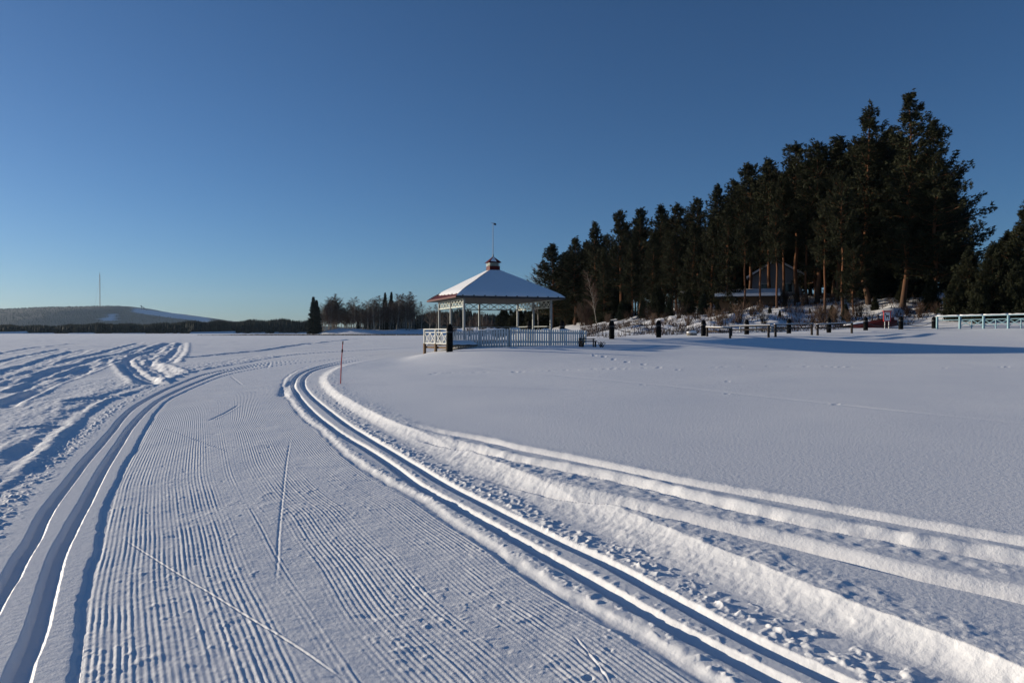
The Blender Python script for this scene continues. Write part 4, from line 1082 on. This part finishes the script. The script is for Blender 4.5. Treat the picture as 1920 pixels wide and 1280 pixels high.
def conifer(seed, H, cs, Rr, kind='pine', bias=0.0, dens=1.0, low=0.0, tuft=.33, gap=.0):
    """trunk-with-limbs mesh and a crown of needle sprays"""
    r2 = random.Random(seed); rn = np.random.default_rng(seed)
    mb = MB()
    sway = [(r2.uniform(-1, 1) * .012 * H, r2.uniform(-1, 1) * .012 * H) for _ in range(6)]
    def axis(z):
        t = max(0, min(.999, z / H)) * 5; i = int(t); f_ = t - i; f_ = f_ * f_ * (3 - 2 * f_)
        return Vector((sway[i][0] * (1 - f_) + sway[i + 1][0] * f_, sway[i][1] * (1 - f_) + sway[i + 1][1] * f_, z)) if z > 0 else Vector((sway[0][0], sway[0][1], z))
    r0_ = .0105 * H + .03
    zs_ = [-.6, 0, .04 * H] + [H * k / 12 for k in range(1, 13)]
    mb.tube([axis(z) for z in zs_], [r0_ * 1.3, r0_ * 1.25, r0_] + [r0_ * max(.07, (1 - k / 12) ** .8) for k in range(1, 13)], 8, False)
    C = []; Dr = []; Sz = []
    z = cs * H
    step = (.0235 if kind == 'pine' else .022) * H
    while z < H * .985:
        rel = (z - cs * H) / ((1 - cs) * H)
        if kind == 'pine': prof = (max(0, 1 - rel ** 1.15)) ** .85 * 1.12 * (.55 + .45 * min(1, rel * 3.5)) * (1 - low) + low * (1 - rel) ** .85
        else: prof = (1 - rel) ** .85 * (.75 + .25 * min(1, rel * 8))
        nb = r2.choice((3, 4, 5)) if kind == 'pine' else 7
        a0 = r2.uniform(0, 6.28)
        for b in range(nb):
            if r2.random() < gap: continue
            a = a0 + 6.283 * b / nb + r2.uniform(-.35, .35)
            Lb = Rr * prof * (r2.uniform(.45, 1.2) if kind == 'pine' else r2.uniform(.6, 1.15)) * (1 + bias * math.cos(a)) + .18
            el = (r2.uniform(-.30, .30) + .55 * rel) if kind == 'pine' else (-.32 + .55 * rel)
            zz = min(H * .985, z + r2.uniform(-1.0, 1.0) * step)
            p0 = axis(zz); dv_ = Vector((math.cos(a), math.sin(a), 0))
            def bp(t): return p0 + dv_ * (Lb * t) + Vector((0, 0, Lb * (el * t + (.15 if kind == 'pine' else .16) * t * t)))
            mb.tube([bp(0), bp(.5), bp(.92)], [.012 * Lb + .02, .008 * Lb + .012, .008], 4, False)
            sd = Vector((-math.sin(a), math.cos(a), 0))
            nt = int((7 + 14.0 * Lb) * dens * (1 if kind == 'pine' else .9))
            for k in range(nt):
                t = (.16 + .86 * r2.random() ** .8) if kind == 'pine' else (.12 + .9 * r2.random())
                wdt = Lb * (.46 if kind == 'pine' else .22) * (1.08 - t) * 1.2 + .18
                q = bp(t) + sd * (r2.gauss(0, .5) * wdt) + Vector((0, 0, r2.gauss(.08, .26 if kind == 'pine' else .06)))
                C.append(q); Dr.append(dv_ * 1.0 + sd * r2.uniform(-.8, .8) + Vector((0, 0, .45 if kind == 'pine' else -.25))); Sz.append(tuft * r2.uniform(.7, 1.25))
        z += step * r2.uniform(.75, 1.25)
    for k in range(int(26 * dens)):
        C.append(axis(H * (.955 + .05 * r2.random())) + Vector((r2.gauss(0, .12), r2.gauss(0, .12), 0))); Dr.append(Vector((r2.gauss(0, .6), r2.gauss(0, .6), 1))); Sz.append(tuft * .8)
    C = np.array([tuple(c) for c in C]); Dr = np.array([tuple(c) for c in Dr]); Sz = np.array(Sz)
    per = 6; n = len(C) * per
    c = np.repeat(C, per, 0) + rn.normal(0, .05, (n, 3)); d = np.repeat(Dr, per, 0) + rn.normal(0, .75, (n, 3)); d /= np.linalg.norm(d, axis=1, keepdims=True)
    s = np.repeat(Sz, per) * rn.uniform(.7, 1.2, n)
    side = np.cross(d, rn.normal(0, 1, (n, 3))); side /= np.linalg.norm(side, axis=1, keepdims=True) + 1e-9
    w_ = (s * .15)[:, None]
    V = np.stack([c - side * w_ - d * (s * .3)[:, None], c + side * w_ - d * (s * .3)[:, None], c + d * (s * .75)[:, None]], 1).reshape(-1, 3)
    return mb.mesh('conifer_trunk', True), np_mesh('conifer_crown', V, np.arange(3 * n).reshape(-1, 3)), H

PINE = [conifer(11, 19, .32, 3.9), conifer(12, 18, .24, 3.5), conifer(13, 20, .38, 4.2), conifer(14, 17, .18, 3.7, low=.4), conifer(15, 18, .10, 3.6, low=.7), conifer(16, 18, .26, 4.0, low=.2), conifer(17, 20, .50, 3.2), conifer(18, 19, .46, 3.0)]
BIG = [conifer(21, 23, .20, 4.6, bias=.28, dens=1.15, low=.35, gap=.08), conifer(22, 22, .26, 4.0, bias=-.05, dens=1.15, low=.3, gap=.05), conifer(23, 21, .16, 4.9, bias=.30, dens=1.1, low=.5, gap=.12)]
BUSHY = [conifer(31, 11, .05, 3.6, dens=1.3, low=.8), conifer(32, 9, .03, 3.2, dens=1.4, low=.9)]
SPRUCE = [conifer(41, 15, .04, 2.7, 'spruce', dens=1.15), conifer(42, 12, .05, 2.0, 'spruce', dens=1.1)]
YOUNG = [conifer(51, 6, .05, 1.5, 'spruce', dens=1.1, tuft=.3), conifer(52, 5, .08, 1.5, dens=1.2, low=.8, tuft=.34)]

def tree(name, var, x, y, H, label, group=None, cat='pine tree', rz=None, wide=1.0, z=None, leaf='needles', bark='pinebark', lean=None):
    tm, cm, h0 = var
    z = gz(x, y) if z is None else z
    root = empty(name, (x, y, z - .15), random.uniform(0, 6.28) if rz is None else rz, label, cat, group)
    if lean: root.rotation_euler = (lean[0], lean[1], root.rotation_euler[2])
    s = H / h0; sc = (s * wide, s * wide, s)
    a = link('trunk', tm, M[bark], root); b = link('crown', cm, M[leaf], root)
    a.scale = sc; b.scale = sc
    return root

GP = 'pines of the shore wood'
def top_tree(px, d, ty, var, label, wide=1.0, rz=None, name='pine_tree', cat='pine tree', leaf='needles', lean=None):
    x = (px - 960) / 1280 * d; zb = gz(x, d); H = 1.5 + (623 - ty) / 1280 * d - zb + .15
    return tree(name, var, x, d, H, label, GP, cat, rz, wide, zb, leaf, lean=lean)

SKY_T = [
 (1037, 126, 460, 3, 'round-topped pine at the far left end of the pine wood', 1.25), (1078, 123, 447, 1, 'pine just right of the round-topped pine at the wood\'s left end', 1.1),
 (1115, 118, 420, 4, 'pine with a pointed top above the pavilion\'s right eave', .95), (1163, 113, 397, 0, 'first tall pointed pine right of the pavilion roof', .9), (1200, 110, 393, 1, None, 1), (1237, 106, 388, 3, None, .9),
 (1268, 103, 386, 0, None, .95), (1308, 100, 372, 2, None, .9), (1345, 96, 349, 1, 'slender pine breaking the skyline midway up the row of tree tops', .85), (1376, 95, 342, 0, None, 1),
 (1405, 90, 310, 0, 'tall pine left of the house with orange trunk', .95), (1441, 86, 303, 7, 'pine standing left of the house front', 1.0), (1492, 83, 275, 6, 'tall pine with bright orange trunk right in front of the house', 1.05),
 (1532, 80, 268, 2, 'tall pine just right of the house', 1.05), (1572, 78, 262, 3, 'pine between the house and the two tallest pines', 1.0)]
mid = 'dark pine in the middle of the dense pine wood left of the house'
for px, d, ty, v_, lb, w_ in SKY_T: top_tree(px, d, ty, PINE[v_], lb or mid, w_ * 1.15)
top_tree(1622, 74, 207, BIG[1], 'second tallest pine, pointed, left of the tallest one', 1.12, .4)
top_tree(1697, 70, 182, BIG[0], 'tallest pine of the wood, ragged top leaning to the right', 1.15, 0.0, lean=(0, R(1.2)))
top_tree(1748, 68, 232, BIG[2], 'broad pine right of the tallest one with long boughs reaching right', 1.12, 0.15)
top_tree(1778, 72, 335, BIG[2], 'lower wide-spreading pine at the right edge of the tall group', 1.1, -.2)
# second line of the wood behind, lower than the skyline
fills = [(1100, 'dark pine behind the front row, at the left end of the pine wood'), (1190, 'dark pine behind the front row, above the first bollard right of the fence'), (1280, 'dark pine behind the front row, above the second bollard right of the fence'),
 (1360, 'dark pine behind the front row, above the cottage and the boulder'), (1440, 'dark pine behind the front row, above the snow-roofed shed'), (1530, 'dark pine rising behind the pale grey house'), (1610, 'dark pine behind the front row, between the house and the second tallest pine'), (1700, 'dark pine behind the two tallest pines'), (3000, 'dark pine behind the broad pine at the right edge of the tall group')]
def fill_label(px): return [l_ for x_, l_ in fills if px < x_][0]
r3 = random.Random(77)
skx = [1030, 1100, 1163, 1262, 1345, 1405, 1492, 1572, 1622, 1697, 1760, 1820]; sky_ = [470, 440, 405, 395, 362, 325, 290, 275, 240, 230, 300, 420]; skd = [126, 120, 113, 104, 96, 90, 83, 78, 74, 70, 69, 70]
for k in range(84):
    px = r3.uniform(1030, 1790) if k > 8 else r3.uniform(1030, 1300); dd = float(np.interp(px, skx, skd)) + r3.uniform(4, 26)
    ty = float(np.interp(px, skx, sky_)) + abs(r3.gauss(0, 26)) + 12
    if 1425 < px < 1515 and dd < 100: dd += 18
    top_tree(px, dd, ty, PINE[r3.randrange(6)], fill_label(px), r3.uniform(.9, 1.25))
# lower growth filling the wood under the crowns
for k in range(70):
    px = r3.uniform(1025, 1780); dd = float(np.interp(px, skx, skd)) + r3.uniform(3, 34); hgt = r3.uniform(4, 10.5)
    if 1415 < px < 1520 and dd < 100: continue
    x = (px - 960) / 1280 * dd; zb = gz(x, dd)
    tree('understory_spruce', SPRUCE[k % 2], x, dd, hgt, 'low dark spruce under the pines of the shore wood, ' + ('left of the house' if px < 1440 else 'right of the house'), 'low spruces under the pines', 'spruce tree', None, r3.uniform(1.0, 1.4), zb, 'spruceneedles')
# front trees of the wood, closer to the shore
for px, d, ty, v_, lb in ((1131, 103, 470, 4, 'shorter pine before the wood above the first bollard'), (1185, 100, 450, 1, 'pine before the wood between the first two bollards'), (1262, 92, 440, 3, 'front pine of the wood above the second bollard'),
                          (1335, 84, 420, 4, 'front pine of the wood above the handrail bollard'), (1395, 80, 405, 6, 'front pine with a bare orange trunk left of the shed'), (1455, 76, 395, 6, 'slim leaning pine in front of the house'), (1468, 82, 330, 7, 'dark pine hiding the left half of the house roof'), (1512, 80, 340, 6, 'dark pine at the right corner of the house'), (1425, 79, 400, 7, 'dark pine above the right end of the shed'), (1365, 82, 385, 4, 'dense low-branched pine above the left end of the shed'), (1300, 88, 420, 4, 'dense low-branched pine above the boulder'), (1225, 97, 440, 4, 'dense low-branched pine left of the second bollard'),
                          (1545, 72, 380, 7, 'front pine right of the house by the bank'), (1578, 70, 330, 6, 'thin-trunked pine left of the two tallest pines'), (1600, 69, 420, 3, 'shorter pine at the foot of the second tallest pine')):
    top_tree(px, d, ty, PINE[v_], lb, .95)
# dense dark trees on the right 
for px, d, ty, v_, w_, lb in ((1930, 60, 383, 0, 1.0, 'dark dense pine cut by the right edge of the picture'), (1890, 63, 440, 1, 1.15, 'dark pine with small jutting tops left of the right picture edge'), (1860, 60, 462, 0, .95, 'dark bushy pine behind the pale blue railing'),
                           (1815, 63, 470, 0, 1.0, 'dark bushy pine where the tall wood meets the right group'), (1905, 57, 500, 1, 1.0, 'low bushy pine right behind the pale blue railing'), (1790, 60, 520, 1, .9, 'low bushy pine above the left end of the pale blue railing'), (1835, 58, 530, 1, .95, 'low dark bush of pine in the middle of the pale blue railing'),
                           (1745, 67, 520, 1, .9, 'low bushy pine under the tallest pines, on the snow bank'), (1690, 72, 530, 0, .8, 'small bushy pine behind the red-framed sign')):
    top_tree(px, d, ty, BUSHY[v_], lb, w_, leaf='needles')
# young spruces and pines on the bank
def yl_of(px): return 'small young conifer on the bank, ' + ('above the first two bollards' if px < 1240 else 'between boulder and shed' if px < 1400 else 'before the house' if px < 1530 else 'under the tallest pines')
for k, (px, d, ty) in enumerate(((1205, 95, 565), (1232, 92, 540), (1255, 88, 560), (1290, 84, 548), (1318, 80, 552), (1345, 78, 570), (1372, 76, 566), (1443, 72, 578), (1462, 70, 582), (1128, 104, 560), (1165, 100, 565), (1560, 68, 575), (1585, 67, 570), (1640, 70, 560), (1518, 72, 578))):
    top_tree(px, d, ty, YOUNG[k % 2], yl_of(px), 1.1, name='young_conifer', cat='conifer', leaf='spruceneedles' if k % 2 == 0 else 'needles')
# low trees seen through the pavilion
for k, (px, d, ty) in enumerate(((938, 165, 594), (945, 165, 586), (958, 160, 580), (972, 150, 584), (1003, 150, 572), (1018, 145, 575), (985, 158, 582), (1030, 140, 570), (1045, 138, 560), (995, 140, 588), (1060, 132, 555))):
    top_tree(px, d, ty, YOUNG[1] if k % 2 else PINE[4], 'low dark pine seen through the pavilion beyond its back posts', 1.6, name='low_pine')

# bare birches
def birch(seed, H, spread=.33, dens=1.0):
    r2 = random.Random(seed); mb = MB(); seg = []
    lean = (r2.uniform(-.05, .05), r2.uniform(-.05, .05))
    def ax(t): return Vector((lean[0] * H * t + .01 * H * math.sin(5 * t + seed), lean[1] * H * t, H * t))
    mb.tube([ax(-.03)] + [ax(k / 8) for k in range(9)], [.016 * H] + [.0105 * H * (1 - k / 8) ** .8 + .006 for k in range(9)], 6, False)
    tw = []
    for k in range(int(34 * dens)):
        t = .22 + .76 * (k + r2.random()) / (34 * dens)
        a = r2.uniform(0, 6.28); L_ = H * spread * (1.12 - t) * r2.uniform(.6, 1.1) + .05 * H
        p0 = ax(t); el = r2.uniform(.7, 1.5)
        p1 = p0 + Vector((math.cos(a), math.sin(a), el)).normalized() * (L_ * .55); p2 = p1 + Vector((math.cos(a + .3), math.sin(a + .3), el * .7)).normalized() * (L_ * .5)
        mb.tube([p0, p1, p2], [.0030 * H, .002 * H, .0008 * H], 3, False)
        for q in range(14):
            s = r2.uniform(.2, 1); b0 = p0.lerp(p1, s * 1.8) if s < .55 else p1.lerp(p2, (s - .55) / .45)
            aa = a + r2.gauss(0, 1.1); l2 = L_ * r2.uniform(.2, .5); d1 = Vector((math.cos(aa), math.sin(aa), r2.uniform(.1, 1.3))).normalized(); b1 = b0 + d1 * l2
            tw.append((b0, b1, .0030 * H))
            for w_ in range(3):
                s2 = r2.uniform(.3, 1); c0 = b0.lerp(b1, s2); a3 = aa + r2.gauss(0, 1.0); c1 = c0 + Vector((math.cos(a3), math.sin(a3), r2.uniform(-.5, .9))).normalized() * (l2 * r2.uniform(.3, .7)); tw.append((c0, c1, .0024 * H))
    V = []
    for a_, b_, w_ in tw:
        d_ = (b_ - a_); s_ = d_.cross(Vector((r2.gauss(0, 1), r2.gauss(0, 1), r2.gauss(0, 1)))).normalized() * w_
        V += [tuple(a_ - s_), tuple(a_ + s_), tuple(b_)]
    return mb.mesh('birch_trunk', True), np_mesh('birch_crown', np.array(V), np.arange(len(V)).reshape(-1, 3)), H
BIRCH = [birch(61, 18, .36), birch(62, 17, .30, 1.1), birch(63, 19, .40, 1.1), birch(64, 14, .42)]
GI = 'bare birches on the wooded point'
def far_tree(px, d, ty, var, label, wide=1.0, leaf='twig', bark='birchbark', name='birch_tree', cat='birch tree', group=GI, zb=None):
    x = (px - 960) / 1280 * d
    zb = float(island_h(np.array([x]), np.array([float(d)]))[0]) - .2 if zb is None else zb
    H = 1.5 + (623 - ty) / 1280 * d - zb
    return tree(name, var, x, d, H, label, group, cat, None, wide, zb + .15, leaf, bark)
far_tree(588, 432, 557, SPRUCE[0], 'dark spruce at the left end of the wooded point', 1.15, 'spruceneedles', 'pinebark', 'spruce_tree', 'spruce tree', 'spruces on the wooded point')
far_tree(594, 436, 563, SPRUCE[1], 'lower spruce top right beside the leftmost dark spruce', 1.15, 'spruceneedles', 'pinebark', 'spruce_tree', 'spruce tree', 'spruces on the wooded point')
for px, ty in ((722, 549), (734, 548)): far_tree(px, 462, ty, SPRUCE[1], 'one of two spruces with twin tops rising among the bare birches', .75, 'spruceneedles', 'pinebark', 'spruce_tree', 'spruce tree', 'spruces on the wooded point')
r4 = random.Random(5)
btop = [(605, 572), (618, 558), (628, 553), (640, 560), (650, 568), (660, 565), (668, 558), (680, 568), (690, 564), (700, 560), (712, 556), (745, 553), (755, 552), (768, 549), (776, 556), (790, 567)]
def bl_of(px): return 'bare brown birch on the wooded point, ' + ('near the leftmost spruces' if px < 650 else 'in the middle of the row' if px < 705 else 'around the twin-topped spruces' if px < 745 else 'at its right end near the pavilion')
uniq = {628: 'tallest rounded bare birch next to the leftmost spruces', 668: 'bare birch standing apart in the middle of the wooded point', 768: 'tall bare birch at the right end of the wooded point', 790: 'small bare tree left of the pavilion roof corner'}
for px, ty in btop: far_tree(px, r4.uniform(425, 455), ty, BIRCH[r4.randrange(4)], uniq.get(px, bl_of(px)), r4.uniform(1.0, 1.35))
for k in range(76):
    px = r4.uniform(602, 775); ty = float(np.interp(px, [b[0] for b in btop], [b[1] for b in btop])) + r4.uniform(4, 26)
    far_tree(px, r4.uniform(428, 475), ty, BIRCH[r4.randrange(4)], bl_of(px), r4.uniform(1.1, 1.7))
# dark undergrowth conifers inside the point
for k in range(6): far_tree(r4.uniform(640, 775), r4.uniform(465, 480), r4.uniform(590, 600), SPRUCE[k % 2], 'low dark conifer behind the birches of the wooded point', 1.4, 'spruceneedles', 'pinebark', 'spruce_tree', 'spruce tree', 'low conifers behind the birches')
# bare trees of the bay shore seen beside and through the pavilion
for k, (px, ty) in enumerate(((806, 575), (818, 572), (826, 580), (840, 585), (857, 588), (880, 592), (893, 588), (905, 585), (912, 592), (922, 600))):
    far_tree(px, 300 + 12 * (k % 4), ty, BIRCH[k % 4], 'bare tree of the bay shore seen past the pavilion\'s left posts', 1.1, group='bare trees of the bay shore', zb=1.0)
x_ = (1008 - 960) / 1280 * 138
tree('birch_tree', BIRCH[0], x_, 138, 13.4, 'bare pale birch at the left foot of the pine wood, above the pavilion roof', GI, 'birch tree', None, 1.1, gz(x_, 138), 'twig', 'birchbark')
x_ = (1120 - 960) / 1280 * 98
t_ = tree('birch_tree', BIRCH[1], x_, 98, 8.0, 'slanting pale birch stem by the rusty bushes right of the pavilion', GI, 'birch tree', None, .7, gz(x_, 98), 'twig', 'birchbark'); t_.rotation_euler = (0, R(-14), .3)

# shrubs on the bank
SH = [twigs('shrub_stems', 46, 2.2, .55, 71, None, 6, .02), twigs('shrub_stems', 40, 1.6, .8, 72, None, 6, .018)]
def sl_of(px): return 'bare brown shrub on the snowy bank, ' + ('near the first bollards right of the fence' if px < 1230 else 'above the boulder and handrails' if px < 1400 else 'below the house' if px < 1515 else 'between the house and the red sign' if px < 1650 else 'right of the red sign')
for k, (px, d) in enumerate(((1100, 108), (1108, 104), (1140, 98), (1176, 96), (1215, 90), (1248, 82), (1275, 79), (1305, 75), (1330, 74), (1360, 70), (1385, 68), (1412, 70), (1425, 74), (1445, 78), (1470, 80), (1490, 79), (1506, 78), (1525, 66), (1538, 64), (1552, 63), (1565, 66), (1590, 64), (1610, 68), (1700, 66), (1725, 64), (1755, 64), (1225, 78), (1290, 70), (1350, 66), (1432, 66))):
    x = (px - 960) / 1280 * d
    plant('shrub', SH[k % 2], M['shrub'], (x, d, gz(x, d) - .1), random.uniform(.55, 1.0), sl_of(px), 'shrub', 'shrubs on the bank', random.uniform(0, 6))
for k, (px, d, s) in enumerate(((1095, 112, 2.0), (1112, 110, 2.2), (1104, 106, 1.6))):
    x = (px - 960) / 1280 * d
    plant('shrub', SH[k % 2], M['orangeshrub'], (x, d, gz(x, d) - .1), s, 'large rusty-orange bare bush right of the pavilion roof', 'shrub', 'rusty bushes', random.uniform(0, 6))
for k, (px, d, s) in enumerate(((850, 250, 2.2), (880, 240, 2.6), (905, 235, 2.6), (925, 230, 2.2), (985, 160, 1.5), (1060, 125, 1.4))):
    x = (px - 960) / 1280 * d
    plant('shrub', SH[k % 2], M['shrub'], (x, d, .4), s, 'bare bush seen between the pavilion posts', 'shrub', 'bushes behind the pavilion', random.uniform(0, 6))

# heather, fallen twigs and brush poking through the snow of the bank
n = 24000
ux = rng.uniform(7, 46, n); uy = rng.uniform(57, 96, n)
keepm = (ux / uy > .10) & (fbm(ux, uy, 2.4, 3, 201) > -.15) & (uy > 59 + np.clip((ux - 27) * .35, 0, 8)); ux, uy = ux[keepm], uy[keepm]; n = len(ux)
uz = shore_h(ux, uy) + .35 * smooth(57, 66, uy) * smooth(8, 14, ux) * fbm(ux, uy, 3.0, 3, 8)
ua = rng.uniform(0, 6.28, n); ul = rng.uniform(.25, .95, n); ue = rng.uniform(.15, 1.3, n); uw = rng.uniform(.02, .05, n)
dx_, dy_, dz_ = np.cos(ua) * np.cos(ue) * ul, np.sin(ua) * np.cos(ue) * ul, np.sin(ue) * ul
V = np.stack([np.stack([ux - np.sin(ua) * uw, uy + np.cos(ua) * uw, uz - .05], -1), np.stack([ux + np.sin(ua) * uw, uy - np.cos(ua) * uw, uz - .05], -1), np.stack([ux + dx_, uy + dy_, uz + dz_], -1)], 1).reshape(-1, 3)
tag(link('undergrowth', np_mesh('undergrowth', V, np.arange(3 * n).reshape(-1, 3)), M['shrub']), 'brown brush and heather poking through snow under the pines', 'undergrowth', kind='stuff')

# ------------------------------------------------------------------ thin winter haze
mb = MB().box((0, 2900, 229), (17000, 12000, 500))
hz = mb.build('haze', None)
hm_ = bpy.data.materials.new('haze'); hm_.use_nodes = True
for n_ in list(hm_.node_tree.nodes):
    if n_.type == 'BSDF_PRINCIPLED': hm_.node_tree.nodes.remove(n_)
pv = hm_.node_tree.nodes.new('ShaderNodeVolumePrincipled')
pv.inputs['Color'].default_value = (0.55, 0.76, 1.0, 1); pv.inputs['Density'].default_value = 0.000032; pv.inputs['Anisotropy'].default_value = 0.2
hm_.node_tree.links.new(pv.outputs[0], [n_ for n_ in hm_.node_tree.nodes if n_.type == 'OUTPUT_MATERIAL'][0].inputs['Volume'])
hz.data.materials.clear(); hz.data.materials.append(hm_)
tag(hz, 'thin pale winter haze over lake, shore and hill', 'haze', kind='stuff')
